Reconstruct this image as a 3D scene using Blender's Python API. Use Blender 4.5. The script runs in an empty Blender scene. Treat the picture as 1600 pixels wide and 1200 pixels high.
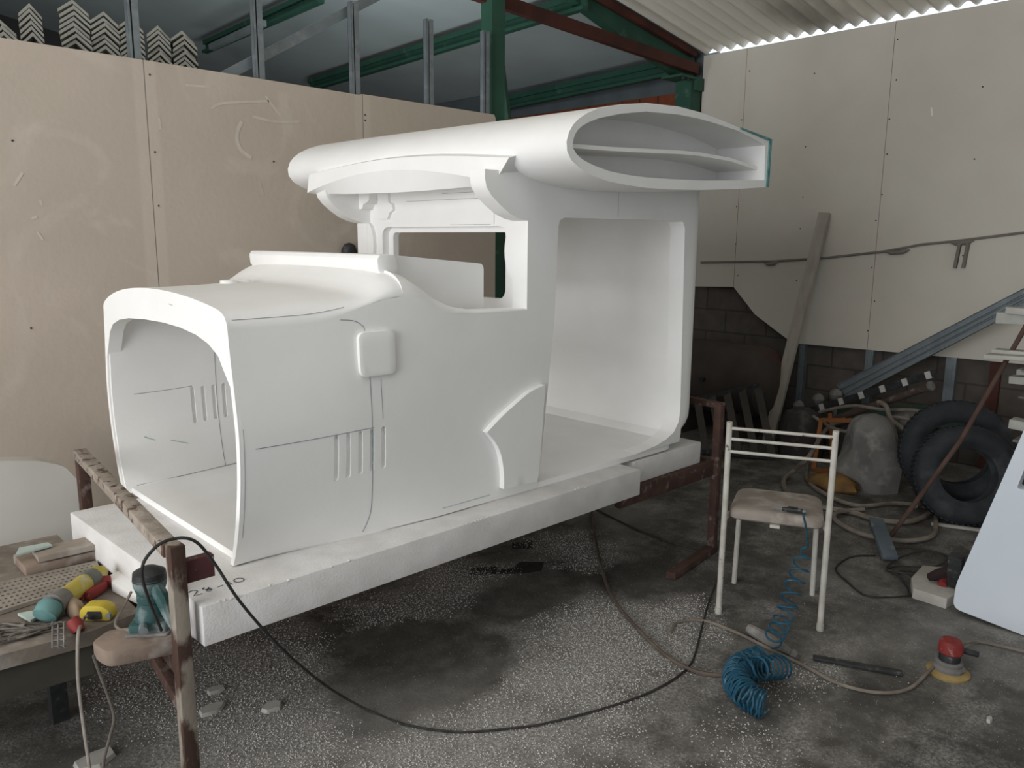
import bpy, bmesh, math, random
from math import sin, cos, pi, radians, sqrt, atan2, hypot
from mathutils import Vector, Matrix, geometry
random.seed(7)
SC = bpy.context.scene
COL = SC.collection

# ---------------------------------------------------------------- camera
F_PX, YAW, PITCH, ROLL, EYE = 1239.6, 0.80215, 0.1789, 0.00869, 1.6
fw = Vector((cos(PITCH)*cos(YAW), cos(PITCH)*sin(YAW), -sin(PITCH)))
rt0 = Vector((sin(YAW), -cos(YAW), 0)); up0 = rt0.cross(fw)
rt = cos(ROLL)*rt0 + sin(ROLL)*up0; up = -sin(ROLL)*rt0 + cos(ROLL)*up0
cam = bpy.data.cameras.new('camera'); cam.sensor_width = 36; cam.lens = 36*F_PX/1600
cam.clip_start = 0.05
camo = bpy.data.objects.new('camera', cam); COL.objects.link(camo)
camo.matrix_world = Matrix(((rt.x, up.x, -fw.x, 0), (rt.y, up.y, -fw.y, 0), (rt.z, up.z, -fw.z, EYE), (0, 0, 0, 1)))
SC.camera = camo

def at(px, py, ax, val):
    """point of the place seen at a pixel of the 1600x1200 photo, on the plane ax = val"""
    d = fw + rt*((px-800)/F_PX) - up*((py-600)/F_PX)
    i = 'xyz'.index(ax); c = (0, 0, EYE)
    t = (val-c[i])/d[i]
    return Vector((t*d.x, t*d.y, EYE+t*d.z))

# ---------------------------------------------------------------- light
w = bpy.data.worlds.new('world'); SC.world = w; w.use_nodes = True
w.node_tree.nodes['Background'].inputs[0].default_value = (0.80, 0.89, 1.0, 1)
w.node_tree.nodes['Background'].inputs[1].default_value = 1.6
def area(name, loc, target, sx, sy, power, col):
    l = bpy.data.lights.new(name, 'AREA'); l.shape = 'RECTANGLE'; l.size = sx; l.size_y = sy
    l.energy = power; l.color = col
    o = bpy.data.objects.new(name, l); COL.objects.link(o); o.location = loc
    o.rotation_euler = (Vector(target)-Vector(loc)).to_track_quat('-Z', 'Z').to_euler()
    return o
area('daylight_big_door', (-3.9, 1.6, 2.05), (0, 1.6, 2.05), 2.6, 3.5, 180, (1.0, 0.985, 0.97))
area('daylight_front_door', (3.2, -3.9, 1.9), (3.0, 0, 1.6), 2.6, 3.4, 27, (0.86, 0.94, 1.0))
area('daylight_rooflight', (0.2, 0.6, 3.9), (0.4, 0.9, 0), 1.6, 2.0, 16, (0.95, 0.98, 1.0))
area('added_fill_far_bay', (3.0, 4.8, 1.5), (3.2, 6.2, 3.6), 1.4, 0.7, 28, (0.90, 0.98, 1.0))  # added lamp aimed upward, hidden behind the partition to brighten the far roof
SC.view_settings.view_transform = 'Standard'; SC.view_settings.look = 'None'
SC.view_settings.gamma = 1; SC.view_settings.use_curve_mapping = False
SC.view_settings.exposure = 0.0

# ---------------------------------------------------------------- materials
MATS = {}
def srgb(h):
    c = [int(h[i:i+2], 16)/255 for i in (0, 2, 4)]
    return tuple([(x/12.92 if x <= 0.04045 else ((x+0.055)/1.055)**2.4) for x in c]+[1])
def mat(name, a, b=None, scale=6, lo=0.35, hi=0.65, rough=0.8, metal=0, bump=0.0, bscale=40, c=None, cscale=3, clo=0.55, chi=0.7, stretch=(1, 1, 1), trans=0, detail=4):
    """two tones mixed by noise, an optional third (dust, rust, wear) over them, and a fine bump"""
    if name in MATS: return MATS[name]
    m = bpy.data.materials.new(name); m.use_nodes = True; nt = m.node_tree; N = nt.nodes; L = nt.links
    p = N['Principled BSDF']; p.inputs['Roughness'].default_value = rough; p.inputs['Metallic'].default_value = metal
    p.inputs['Specular IOR Level'].default_value = 0.3
    tc = N.new('ShaderNodeTexCoord'); mp = N.new('ShaderNodeMapping'); mp.inputs['Scale'].default_value = stretch
    L.new(tc.outputs['Object'], mp.inputs[0])
    def noise(s, det=4):
        n = N.new('ShaderNodeTexNoise'); n.inputs['Scale'].default_value = s; n.inputs['Detail'].default_value = det
        L.new(mp.outputs[0], n.inputs[0]); return n
    def ramp(src, l, h):
        r = N.new('ShaderNodeMapRange'); r.inputs[1].default_value = l; r.inputs[2].default_value = h
        L.new(src, r.inputs[0]); return r.outputs[0]
    def mix(f, x, y):
        k = N.new('ShaderNodeMix'); k.data_type = 'RGBA'
        L.new(f, k.inputs[0])
        for i, v in ((6, x), (7, y)):
            if isinstance(v, tuple): k.inputs[i].default_value = v
            else: L.new(v, k.inputs[i])
        return k.outputs[2]
    ca = srgb(a); cb = srgb(b) if b else ca
    out = mix(ramp(noise(scale, detail).outputs[0], lo, hi), ca, cb)
    if c: out = mix(ramp(noise(cscale, 6).outputs[0], clo, chi), out, srgb(c))
    L.new(out, p.inputs['Base Color'])
    if bump:
        bn = N.new('ShaderNodeBump'); bn.inputs['Strength'].default_value = bump; bn.inputs['Distance'].default_value = 0.01
        L.new(noise(bscale, 3).outputs[0], bn.inputs['Height']); L.new(bn.outputs[0], p.inputs['Normal'])
    m['tools'] = 1
    MATS[name] = m
    return m

M_FOAM = mat('foam', 'f8f7f5', 'f2f1ee', 3, rough=0.75, bump=0.045, bscale=45)
M_FOAMR = mat('foam_rough', 'e2e0de', 'd5d2cf', 9, rough=0.9, bump=0.18, bscale=130)
M_PENCIL = mat('pencil', '7d848b', 'a0a4a8', 40)
M_TEALF = mat('faint_teal', '9dbcbb', 'b9cccb', 40)
M_TEAL = mat('teal_paint', '4a8583', '7da5a2', 30)
M_BOARD = None

# ---------------------------------------------------------------- mesh helpers
def box(bm, x0, x1, y0, y1, z0, z1):
    v = [bm.verts.new(p) for p in ((x0,y0,z0),(x1,y0,z0),(x1,y1,z0),(x0,y1,z0),(x0,y0,z1),(x1,y0,z1),(x1,y1,z1),(x0,y1,z1))]
    for f in ((0,3,2,1),(4,5,6,7),(0,1,5,4),(1,2,6,5),(2,3,7,6),(3,0,4,7)): bm.faces.new([v[i] for i in f])
    return v
def bar(bm, a, b, wd, ht, upv=(0,0,1)):
    """rectangular bar from a to b; wd across, ht along upv"""
    a = Vector(a); b = Vector(b); d = (b-a).normalized(); u = Vector(upv)
    s = d.cross(u)
    if s.length < 1e-4: s = d.cross(Vector((0,1,0)))
    s.normalize(); u = s.cross(d).normalized()
    v = [bm.verts.new(p+s*i*wd/2+u*j*ht/2) for p in (a, b) for i, j in ((-1,-1),(1,-1),(1,1),(-1,1))]
    for f in ((0,3,2,1),(4,5,6,7),(0,1,5,4),(1,2,6,5),(2,3,7,6),(3,0,4,7)): bm.faces.new([v[i] for i in f])
    return v
def spline(pts, n=8, closed=False):
    P = [Vector(p) for p in pts]; out = []
    m = len(P)
    rng = range(m if closed else m-1)
    for i in rng:
        if closed: p0, p1, p2, p3 = P[i-1], P[i], P[(i+1) % m], P[(i+2) % m]
        else: p0, p1, p2, p3 = P[max(i-1,0)], P[i], P[i+1], P[min(i+2,m-1)]
        for k in range(n):
            t = k/n
            out.append(0.5*((2*p1)+(p2-p0)*t+(2*p0-5*p1+4*p2-p3)*t*t+(3*p1-p0-3*p2+p3)*t**3))
    if not closed: out.append(P[-1])
    return out
def tube(bm, pts, r, seg=8, caps=True, closed=False):
    P = [Vector(p) for p in pts]; n = len(P)
    R = r if isinstance(r, (list, tuple)) else [r]*n
    rings = []; prev = None
    for i in range(n):
        if closed: t = P[(i+1) % n]-P[i-1]
        else: t = P[min(i+1,n-1)]-P[max(i-1,0)]
        if t.length < 1e-9: t = Vector((0,0,1))
        t.normalize()
        if prev is None:
            u = t.orthogonal().normalized()
        else:
            u = prev - t*prev.dot(t)
            u = u.normalized() if u.length > 1e-6 else t.orthogonal().normalized()
        prev = u; v = t.cross(u)
        rings.append([bm.verts.new(P[i]+R[i]*(cos(2*pi*k/seg)*u+sin(2*pi*k/seg)*v)) for k in range(seg)])
    for i in range(n if closed else n-1):
        a, b = rings[i], rings[(i+1) % n]
        for k in range(seg): bm.faces.new((a[k], a[(k+1) % seg], b[(k+1) % seg], b[k]))
    if caps and not closed:
        bm.faces.new(rings[0][::-1]); bm.faces.new(rings[-1])
    return rings
def lathe(bm, prof, c=(0,0,0), axis=(0,0,1), seg=24, cap=True):
    """prof: list of (radius, height) along axis"""
    ax = Vector(axis).normalized(); u = ax.orthogonal().normalized(); v = ax.cross(u); c = Vector(c)
    rings = [[bm.verts.new(c+ax*h+max(r,1e-4)*(cos(2*pi*k/seg)*u+sin(2*pi*k/seg)*v)) for k in range(seg)] for r, h in prof]
    for a, b in zip(rings, rings[1:]):
        for k in range(seg): bm.faces.new((a[k], a[(k+1) % seg], b[(k+1) % seg], b[k]))
    if cap: bm.faces.new(rings[0][::-1]); bm.faces.new(rings[-1])
def prism(bm, pts, fn0, fn1):
    """polygon pts (u,v) mapped by fn0 and fn1 to the two end faces"""
    a = [bm.verts.new(fn0(*p)) for p in pts]; b = [bm.verts.new(fn1(*p)) for p in pts]
    bm.faces.new(a); bm.faces.new(b[::-1])
    n = len(pts)
    for i in range(n): bm.faces.new((a[i], b[i], b[(i+1) % n], a[(i+1) % n]))
def rrect(x0, x1, z0, z1, r, n=5):
    out = []
    for cx, cz, a0 in ((x1-r, z1-r, 0), (x0+r, z1-r, pi/2), (x0+r, z0+r, pi), (x1-r, z0+r, 3*pi/2)):
        for k in range(n+1):
            a = a0+k*pi/2/n; out.append((cx+r*cos(a), cz+r*sin(a)))
    return out
def roundpoly(pts, radii, n=5):
    """polygon with each corner rounded by its own radius"""
    out = []; m = len(pts)
    for i, p in enumerate(pts):
        r = radii[i] if isinstance(radii, (list, tuple)) else radii
        p = Vector(p); a = Vector(pts[i-1]); b = Vector(pts[(i+1) % m])
        if r <= 0: out.append(tuple(p)); continue
        da = (a-p).normalized()*r; db = (b-p).normalized()*r
        for k in range(n+1):
            t = k/n; q = (1-t)**2*(p+da)+2*t*(1-t)*p+t*t*(p+db); out.append(tuple(q))
    return out
def inpoly(x, y, poly):
    c = False; n = len(poly); j = n-1
    for i in range(n):
        xi, yi = poly[i][0], poly[i][1]; xj, yj = poly[j][0], poly[j][1]
        if (yi > y) != (yj > y) and x < (xj-xi)*(y-yi)/(yj-yi)+xi: c = not c
        j = i
    return c
def resample(poly, step):
    out = []; n = len(poly)
    for i in range(n):
        a = Vector(poly[i][:2]); b = Vector(poly[(i+1) % n][:2]); L = (b-a).length
        k = max(1, int(math.ceil(L/step)))
        for q in range(k): out.append(tuple(a+(b-a)*q/k))
    return out
def panel(bm, outer, holes, step, f0, f1):
    """sheet with an outline and holes in (u,v), its two faces mapped by f0 and f1 and joined round every edge"""
    loops = [resample(outer, step)]+[resample(h, step) for h in holes]
    V = []; E = []
    for lp in loops:
        o = len(V); V += [Vector(p) for p in lp]; E += [(o+i, o+(i+1) % len(lp)) for i in range(len(lp))]
    us = [p[0] for p in outer]; vs = [p[1] for p in outer]
    def near(x, y):
        for lp in loops:
            for p in lp:
                if abs(p[0]-x) < step*.45 and abs(p[1]-y) < step*.45: return True
        return False
    y = min(vs)+step/2
    while y < max(vs):
        x = min(us)+step/2
        while x < max(us):
            if inpoly(x, y, outer) and not any(inpoly(x, y, h) for h in holes) and not near(x, y): V.append(Vector((x, y)))
            x += step
        y += step
    rv, re, rf, ov, oe, of = geometry.delaunay_2d_cdt(V, E, [], 0, 1e-6)
    A = [bm.verts.new(f0(p.x, p.y)) for p in rv]; B = [bm.verts.new(f1(p.x, p.y)) for p in rv]
    cnt = {}
    for f in rf:
        cx = sum(rv[i].x for i in f)/len(f); cy = sum(rv[i].y for i in f)/len(f)
        if not inpoly(cx, cy, outer) or any(inpoly(cx, cy, h) for h in holes): continue
        bm.faces.new([A[i] for i in f]); bm.faces.new([B[i] for i in reversed(f)])
        for i in range(len(f)):
            e = (f[i], f[(i+1) % len(f)]); k = (min(e), max(e)); cnt.setdefault(k, []).append(e)
    for k, es in cnt.items():
        if len(es) == 1:
            i, j = es[0]; bm.faces.new((A[j], A[i], B[i], B[j]))
    for v in A+B:
        if not v.link_faces: bm.verts.remove(v)
def ribbon(bm, pts, wd, nrm):
    """flat hand-drawn line a hair above a surface; nrm is the surface normal (vector or function)"""
    P = [Vector(p) for p in pts]; L = []
    for i, p in enumerate(P):
        t = (P[min(i+1,len(P)-1)]-P[max(i-1,0)]).normalized(); n = Vector(nrm).normalized()
        s = t.cross(n).normalized()*wd/2
        L.append((bm.verts.new(p-s), bm.verts.new(p+s)))
    for a, b in zip(L, L[1:]): bm.faces.new((a[0], a[1], b[1], b[0]))
def finish(bm, name, m, sharp=35, bevel=0):
    bmesh.ops.remove_doubles(bm, verts=bm.verts, dist=1e-6)
    bmesh.ops.recalc_face_normals(bm, faces=bm.faces)
    if bevel:
        es = [e for e in bm.edges if len(e.link_faces) == 2 and e.calc_face_angle(0) > radians(50)]
        bmesh.ops.bevel(bm, geom=es, offset=bevel, segments=2, profile=.5, affect='EDGES', clamp_overlap=True)
    for f in bm.faces: f.smooth = True
    for e in bm.edges:
        if len(e.link_faces) == 2 and e.calc_face_angle(0) > radians(sharp): e.smooth = False
    me = bpy.data.meshes.new(name); bm.to_mesh(me); bm.free(); me.materials.append(m)
    return me
def part(name, bm, m, parent, label=None, sharp=35, bevel=0, kind=None):
    """one mesh in world coordinates, as a child of parent"""
    off = Vector((0,0,0)); q = parent
    while q is not None: off += q.location; q = q.parent
    bmesh.ops.translate(bm, verts=bm.verts, vec=-off)
    o = bpy.data.objects.new(name, finish(bm, name, m, sharp, bevel)); COL.objects.link(o); o.parent = parent
    if label: o['label'] = label
    if kind: o['kind'] = kind
    return o
def thing(name, label, cat, loc=(0,0,0), group=None):
    o = bpy.data.objects.new(name, None); COL.objects.link(o); o.location = loc; o.empty_display_size = .1
    o['label'] = label; o['category'] = cat
    if group: o['group'] = group
    o['kind'] = 'thing'
    return o
def solo(name, bm, m, label, cat, group=None, sharp=35, bevel=0, kind=None, loc=None):
    """a thing that is one mesh; origin at its base"""
    if loc is None:
        xs = [v.co.x for v in bm.verts]; ys = [v.co.y for v in bm.verts]; zs = [v.co.z for v in bm.verts]
        loc = Vector(((min(xs)+max(xs))/2, (min(ys)+max(ys))/2, min(zs)))
    loc = Vector(loc)
    bmesh.ops.translate(bm, verts=bm.verts, vec=-loc)
    o = bpy.data.objects.new(name, finish(bm, name, m, sharp, bevel)); COL.objects.link(o); o.location = loc
    o['label'] = label; o['category'] = cat
    if group: o['group'] = group
    o['kind'] = kind or 'thing'
    return o
def struct(name, bm, m, sharp=35):
    o = bpy.data.objects.new(name, finish(bm, name, m, sharp)); COL.objects.link(o); o['kind'] = 'structure'
    return o
def BM(): return bmesh.new()
def dup(root, loc, rot=None, label=None):
    r = root.copy(); COL.objects.link(r); r.location = loc
    if rot: r.rotation_euler = rot
    if label: r['label'] = label
    for ch in root.children:
        c = ch.copy(); COL.objects.link(c); c.parent = r
        for g in ch.children:
            d = g.copy(); COL.objects.link(d); d.parent = c
    return r
def lerp(a, b, t): return a+(b-a)*t
def sstep(a, b, x):
    t = min(1, max(0, (x-a)/(b-a))); return t*t*(3-2*t)
def interp(tab, x):
    if x <= tab[0][0]: return tab[0][1]
    for (a, va), (b, vb) in zip(tab, tab[1:]):
        if x <= b: return lerp(va, vb, (x-a)/(b-a))
    return tab[-1][1]

#@@STRUCTURE
# floor
# where the foam dust and granules lie (+) and where the floor is scuffed bare (-): x, y, radius x, radius y, weight
DUST = [(1.12,2.60,.50,.62,1.0),(2.42,1.86,.62,.42,1.0),(1.62,1.72,.62,.36,.8),(2.15,2.66,.62,.36,.7),(3.0,2.62,.34,.36,.8),(2.05,1.25,.9,.35,.25),(1.0,1.9,.4,.5,.5),
        (1.70,2.27,.40,.40,-1.3),(2.42,2.42,.40,.22,-.7),(2.95,2.1,.3,.25,-.5)]
def dust_at(x, y):
    return sum(wt*max(0, 1-((x-cx)/rx)**2-((y-cy)/ry)**2) for cx, cy, rx, ry, wt in DUST)
def floor_mat():
    m = bpy.data.materials.new('concrete_floor'); m.use_nodes = True; nt = m.node_tree; N = nt.nodes; L = nt.links
    p = N['Principled BSDF']; p.inputs['Roughness'].default_value = .78; p.inputs['Specular IOR Level'].default_value = .35
    tc = N.new('ShaderNodeTexCoord')
    def noise(s, det=5, rough=.5, off=(0,0,0)):
        mp = N.new('ShaderNodeMapping'); mp.inputs['Location'].default_value = off
        L.new(tc.outputs['Object'], mp.inputs[0])
        n = N.new('ShaderNodeTexNoise'); n.inputs['Scale'].default_value = s; n.inputs['Detail'].default_value = det
        n.inputs['Roughness'].default_value = rough; L.new(mp.outputs[0], n.inputs[0]); return n.outputs[0]
    def mr(src, a, b, c=0, d=1):
        r = N.new('ShaderNodeMapRange'); 
        for i, v in enumerate((a, b, c, d)): r.inputs[i+1].default_value = v
        L.new(src, r.inputs[0]); return r.outputs[0]
    def math_(op, a, b):
        k = N.new('ShaderNodeMath'); k.operation = op
        for i, v in enumerate((a, b)):
            if isinstance(v, (int, float)): k.inputs[i].default_value = v
            else: L.new(v, k.inputs[i])
        return k.outputs[0]
    def mix(f, x, y):
        k = N.new('ShaderNodeMix'); k.data_type = 'RGBA'; L.new(f, k.inputs[0])
        for i, v in ((6, x), (7, y)):
            if isinstance(v, tuple): k.inputs[i].default_value = v
            else: L.new(v, k.inputs[i])
        return k.outputs[2]
    base = mix(mr(noise(2.2), .35, .65), srgb('4b4844'), srgb('5a5752'))
    base = mix(mr(noise(11, 6, .65), .45, .75), base, srgb('6e6b65'))
    # worn dark spots
    base = mix(mr(noise(1.3, 4, .5, (4, 2, 0)), .56, .68), base, srgb('3e3b38'))
    # foam dust: where it has been swept by the work on the model
    sep = N.new('ShaderNodeSeparateXYZ'); L.new(tc.outputs['Object'], sep.inputs[0])
    tot = None
    for cx, cy, rx, ry, wt in DUST:
        ax_ = math_('DIVIDE', math_('SUBTRACT', sep.outputs[0], cx), rx); ay_ = math_('DIVIDE', math_('SUBTRACT', sep.outputs[1], cy), ry)
        q_ = math_('MULTIPLY', math_('MAXIMUM', math_('SUBTRACT', 1.0, math_('ADD', math_('MULTIPLY', ax_, ax_), math_('MULTIPLY', ay_, ay_))), 0.0), wt)
        tot = q_ if tot is None else math_('ADD', tot, q_)
    tot = math_('ADD', tot, math_('MULTIPLY', math_('SUBTRACT', noise(4.0, 8, .68, (1.3, .4, 0)), .5), 3.2))
    patch = mr(tot, -.1, .8)
    grain = mr(noise(85, 2, .6), .40, .60)
    dust = math_('MULTIPLY', patch, mr(grain, 0, 1, .30, 1.0))
    base = mix(dust, base, srgb('aaa7a2'))
    light = math_('MULTIPLY', mr(noise(1.1, 5, .6, (7, 3, 0)), .50, .72), .40)
    base = mix(light, base, srgb('aeaba7'))
    sp = mr(noise(150, 1, .5), .70, .74)
    base = mix(math_('MULTIPLY', sp, .7), base, srgb('d0cdca'))
    L.new(base, p.inputs['Base Color'])
    b = N.new('ShaderNodeBump'); b.inputs['Strength'].default_value = .45; b.inputs['Distance'].default_value = .008
    hh = math_('ADD', math_('MULTIPLY', noise(60, 4, .6), .6), math_('MULTIPLY', dust, .5))
    L.new(hh, b.inputs['Height']); L.new(b.outputs[0], p.inputs['Normal'])
    return m
b = BM(); box(b, -4.2, 6.8, -4.2, 10.2, -.12, 0); struct('floor', b, floor_mat())

def board_mat(name, axis, offset, zlines=(), base=('cabdaf', 'c0b4a6'), pitch=1.2):
    """plasterboard: grey paper face, joints every 1.2 m, jointing smears"""
    m = bpy.data.materials.new(name); m.use_nodes = True; nt = m.node_tree; N = nt.nodes; L = nt.links
    p = N['Principled BSDF']; p.inputs['Roughness'].default_value = .85; p.inputs['Specular IOR Level'].default_value = .2
    tc = N.new('ShaderNodeTexCoord'); sep = N.new('ShaderNodeSeparateXYZ'); L.new(tc.outputs['Object'], sep.inputs[0])
    def mt(op, a, b=0.0):
        k = N.new('ShaderNodeMath'); k.operation = op
        for i, v in enumerate((a, b)):
            if isinstance(v, (int, float)): k.inputs[i].default_value = v
            else: L.new(v, k.inputs[i])
        return k.outputs[0]
    def mr(src, a, b_):
        r = N.new('ShaderNodeMapRange'); r.inputs[1].default_value = a; r.inputs[2].default_value = b_; L.new(src, r.inputs[0]); return r.outputs[0]
    def mix(f, x, y):
        k = N.new('ShaderNodeMix'); k.data_type = 'RGBA'; L.new(f, k.inputs[0])
        for i, v in ((6, x), (7, y)):
            if isinstance(v, tuple): k.inputs[i].default_value = v
            else: L.new(v, k.inputs[i])
        return k.outputs[2]
    def noise(s, d=4, st=(1,1,1)):
        mp = N.new('ShaderNodeMapping'); mp.inputs['Scale'].default_value = st; L.new(tc.outputs['Object'], mp.inputs[0])
        n = N.new('ShaderNodeTexNoise'); n.inputs['Scale'].default_value = s; n.inputs['Detail'].default_value = d; L.new(mp.outputs[0], n.inputs[0]); return n.outputs[0]
    c = mix(mr(noise(1.2), .35, .65), srgb(base[0]), srgb(base[1]))
    wv = N.new('ShaderNodeTexNoise'); wv.inputs['Scale'].default_value = 1.6; wv.inputs['Detail'].default_value = 3; wv.inputs['Distortion'].default_value = 2.5
    L.new(tc.outputs['Object'], wv.inputs[0])
    c = mix(mt('MULTIPLY', mr(wv.outputs[0], .56, .68), .30), c, srgb('ddd3c7'))
    u = mt('SUBTRACT', sep.outputs[axis], offset)
    fr = mt('ABSOLUTE', mt('SUBTRACT', mt('FRACT', mt('ADD', mt('DIVIDE', u, pitch), .5)), .5))   # 0 at a joint
    d = mt('MULTIPLY', fr, pitch)
    c = mix(mt('MULTIPLY', mr(d, .06, .045), .30), c, srgb('dacfc2'))
    c = mix(mt('MULTIPLY', mr(d, .0028, .0014), .75), c, srgb('4d4741'))
    for z in zlines:
        dz = mt('ABSOLUTE', mt('SUBTRACT', sep.outputs[2], z)); c = mix(mt('MULTIPLY', mr(dz, .004, .002), .6), c, srgb('4d4741'))
    L.new(c, p.inputs['Base Color'])
    bn = N.new('ShaderNodeBump'); bn.inputs['Strength'].default_value = .15; bn.inputs['Distance'].default_value = .01
    L.new(noise(25, 3), bn.inputs['Height']); L.new(bn.outputs[0], p.inputs['Normal'])
    return m
def block_mat(name='block', a='6a625b', b_='726a63', mortar='5a534c', bw=.4, bh=.2):
    m = bpy.data.materials.new(name); m.use_nodes = True; nt = m.node_tree; N = nt.nodes; L = nt.links
    p = N['Principled BSDF']; p.inputs['Roughness'].default_value = .95
    tc = N.new('ShaderNodeTexCoord'); sep = N.new('ShaderNodeSeparateXYZ'); cb = N.new('ShaderNodeCombineXYZ'); L.new(tc.outputs['Object'], sep.inputs[0])
    L.new(sep.outputs[1], cb.inputs[0]); L.new(sep.outputs[2], cb.inputs[1])
    br = N.new('ShaderNodeTexBrick'); br.inputs['Scale'].default_value = 1; br.inputs['Brick Width'].default_value = bw; br.inputs['Row Height'].default_value = bh
    br.inputs['Mortar Size'].default_value = .008; br.inputs['Color1'].default_value = srgb(a); br.inputs['Color2'].default_value = srgb(b_); br.inputs['Mortar'].default_value = srgb(mortar)
    L.new(cb.outputs[0], br.inputs[0])
    n = N.new('ShaderNodeTexNoise'); n.inputs['Scale'].default_value = 9; n.inputs['Detail'].default_value = 6; L.new(tc.outputs['Object'], n.inputs[0])
    k = N.new('ShaderNodeMix'); k.data_type = 'RGBA'; k.blend_type = 'MULTIPLY'; k.inputs[0].default_value = .6
    L.new(br.outputs[0], k.inputs[6]); L.new(n.outputs[0], k.inputs[7]); L.new(k.outputs[2], p.inputs['Base Color'])
    bn = N.new('ShaderNodeBump'); bn.inputs['Strength'].default_value = .5; bn.inputs['Distance'].default_value = .01
    L.new(br.outputs[1], bn.inputs['Height']); bn.invert = True; L.new(bn.outputs[0], p.inputs['Normal'])
    return m
M_PART = board_mat('partition_board', 0, 1.465)
M_RIGHT = board_mat('right_board', 1, 2.5, base=('dcd6ca', 'd3ccc0'))
M_BLOCK = block_mat()
M_SHEET = mat('cement_sheet', 'f0eadd', 'e6e0d3', 2.5, rough=.9, bump=.2, c='8e887d', cscale=1.2, clo=.55, chi=.75, stretch=(.4, 1, 1))
M_RENDER = mat('rendered_wall', '8c857c', '7d776f', 2, rough=.9, bump=.1)

# partition of plasterboard (thin board on studs)
b = BM()
pts = [(-4, 0), (3.70, 0), (3.70, 2.385), (3.685, 2.412), (2.665, 2.412), (2.64, 2.405), (1.46, 2.412), (-4, 2.412)]
prism(b, pts, lambda x, z: (x, 4.0, z), lambda x, z: (x, 4.0125, z)); struct('wall_partition', b, M_PART)
# right wall: plasterboard, its ragged lower edge over the old blockwork
b = BM()
pts = [(-4.2, .83), (1.9, .79), (3.12, .775), (3.48, .99), (3.70, 1.216), (4.12, 1.2), (4.12, 3.2), (-4.2, 3.2)]
prism(b, pts, lambda y, z: (6.28, y, z), lambda y, z: (6.2925, y, z)); struct('wall_right', b, M_RIGHT)
b = BM(); box(b, 6.345, 6.5, -4.2, 10.2, 0, 2.86); struct('wall_blockwork', b, M_BLOCK)
M_ORANGE = block_mat('orange_blocks', 'a5583a', '96502f', '5e3a2a', .21, .8)
b = BM(); box(b, 6.32, 6.345, 4.0, 10.2, 2.2, 2.93); struct('trim_1', b, M_ORANGE)
b = BM(); box(b, 6.325, 6.345, 4.0, 10.2, 2.93, 3.225); struct('trim_2', b, mat('grey_fascia', '6c7377', '5f666a', 3))
b = BM(); box(b, -4.2, 6.5, 10.0, 10.2, 0, 5.2); struct('wall_far', b, mat('far_wall', '4b4b49', '3e3e3c', 1))
b = BM(); box(b, -4.2, 6.5, -4.2, -4.05, 0, 5.2); struct('wall_back', b, M_RENDER)
b = BM(); box(b, -4.2, -4.05, 3.2, 10.2, 0, 5.2); box(b, -4.2, -4.05, -4.2, 3.2, 3.9, 5.2); box(b, -4.2, -4.05, -4.2, -3.2, 0, 3.9); struct('wall_left', b, M_RENDER)

b = BM()   # plaster strokes left on the partition
for L_, wd in (([(378,190),(371,205),(371,222),(378,236),(393,247)], .02), ([(330,170),(350,161),(420,158)], .012), ([(415,150),(428,168),(440,183)], .014), ([(395,182),(430,190),(468,190)], .012),
               ([(405,285),(412,305)], .010), ([(62,313),(66,320)], .012), ([(50,342),(58,338)], .012), ([(58,362),(67,375)], .010), ([(35,270),(22,290)], .012), ([(290,133),(330,136)], .010), ([(248,185),(251,202)], .012), ([(470,250),(480,258)], .010)):
    P_ = [at(px, py, 'y', 3.9985) for px, py in L_]; ribbon(b, spline(P_, 6), wd, (0, -1, 0))
struct('trim_4', b, mat('plaster', 'd8cec2', 'cdc2b5', 12), 180)
SL = .155
def zroof(x): return 3.215+SL*(6.28-x)
# corrugated roof sheets over the bay
b = BM(); pitch = .118; ny = 8; n = int(8.35/pitch*ny); xs = [-4.2+i*(10.5/6) for i in range(7)]
rows = []
for j in range(n+1):
    y = -4.2+j*pitch/ny; h = .019*sin(2*pi*y/pitch)
    rows.append([b.verts.new((x, y, zroof(x)+.019+h)) for x in xs])
for r0, r1 in zip(rows, rows[1:]):
    for i in range(len(xs)-1): b.faces.new((r0[i], r0[i+1], r1[i+1], r1[i]))
struct('ceiling', b, M_SHEET)
b = BM(); bar(b, (-4.2, 4.3, zroof(-4.2)+.03), (6.5, 4.3, zroof(6.5)+.03), .32, .02); struct('ceiling_edge', b, mat('flat_sheet', '8f9593', '80867f', 3))
# insulated roof panels over the bay beyond the partition
b = BM()
v = [b.verts.new((x, y, zroof(x)+.02)) for x, y in ((-4.2,4.45),(6.5,4.45),(6.5,10.2),(-4.2,10.2))]; b.faces.new(v)
v2 = [b.verts.new((p.co.x, p.co.y, p.co.z+.05)) for p in v]; b.faces.new(v2[::-1])
struct('ceiling_far', b, mat('white_roof_panel', 'c6cece', 'b2baba', 1.0, lo=.3, hi=.7))

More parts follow.
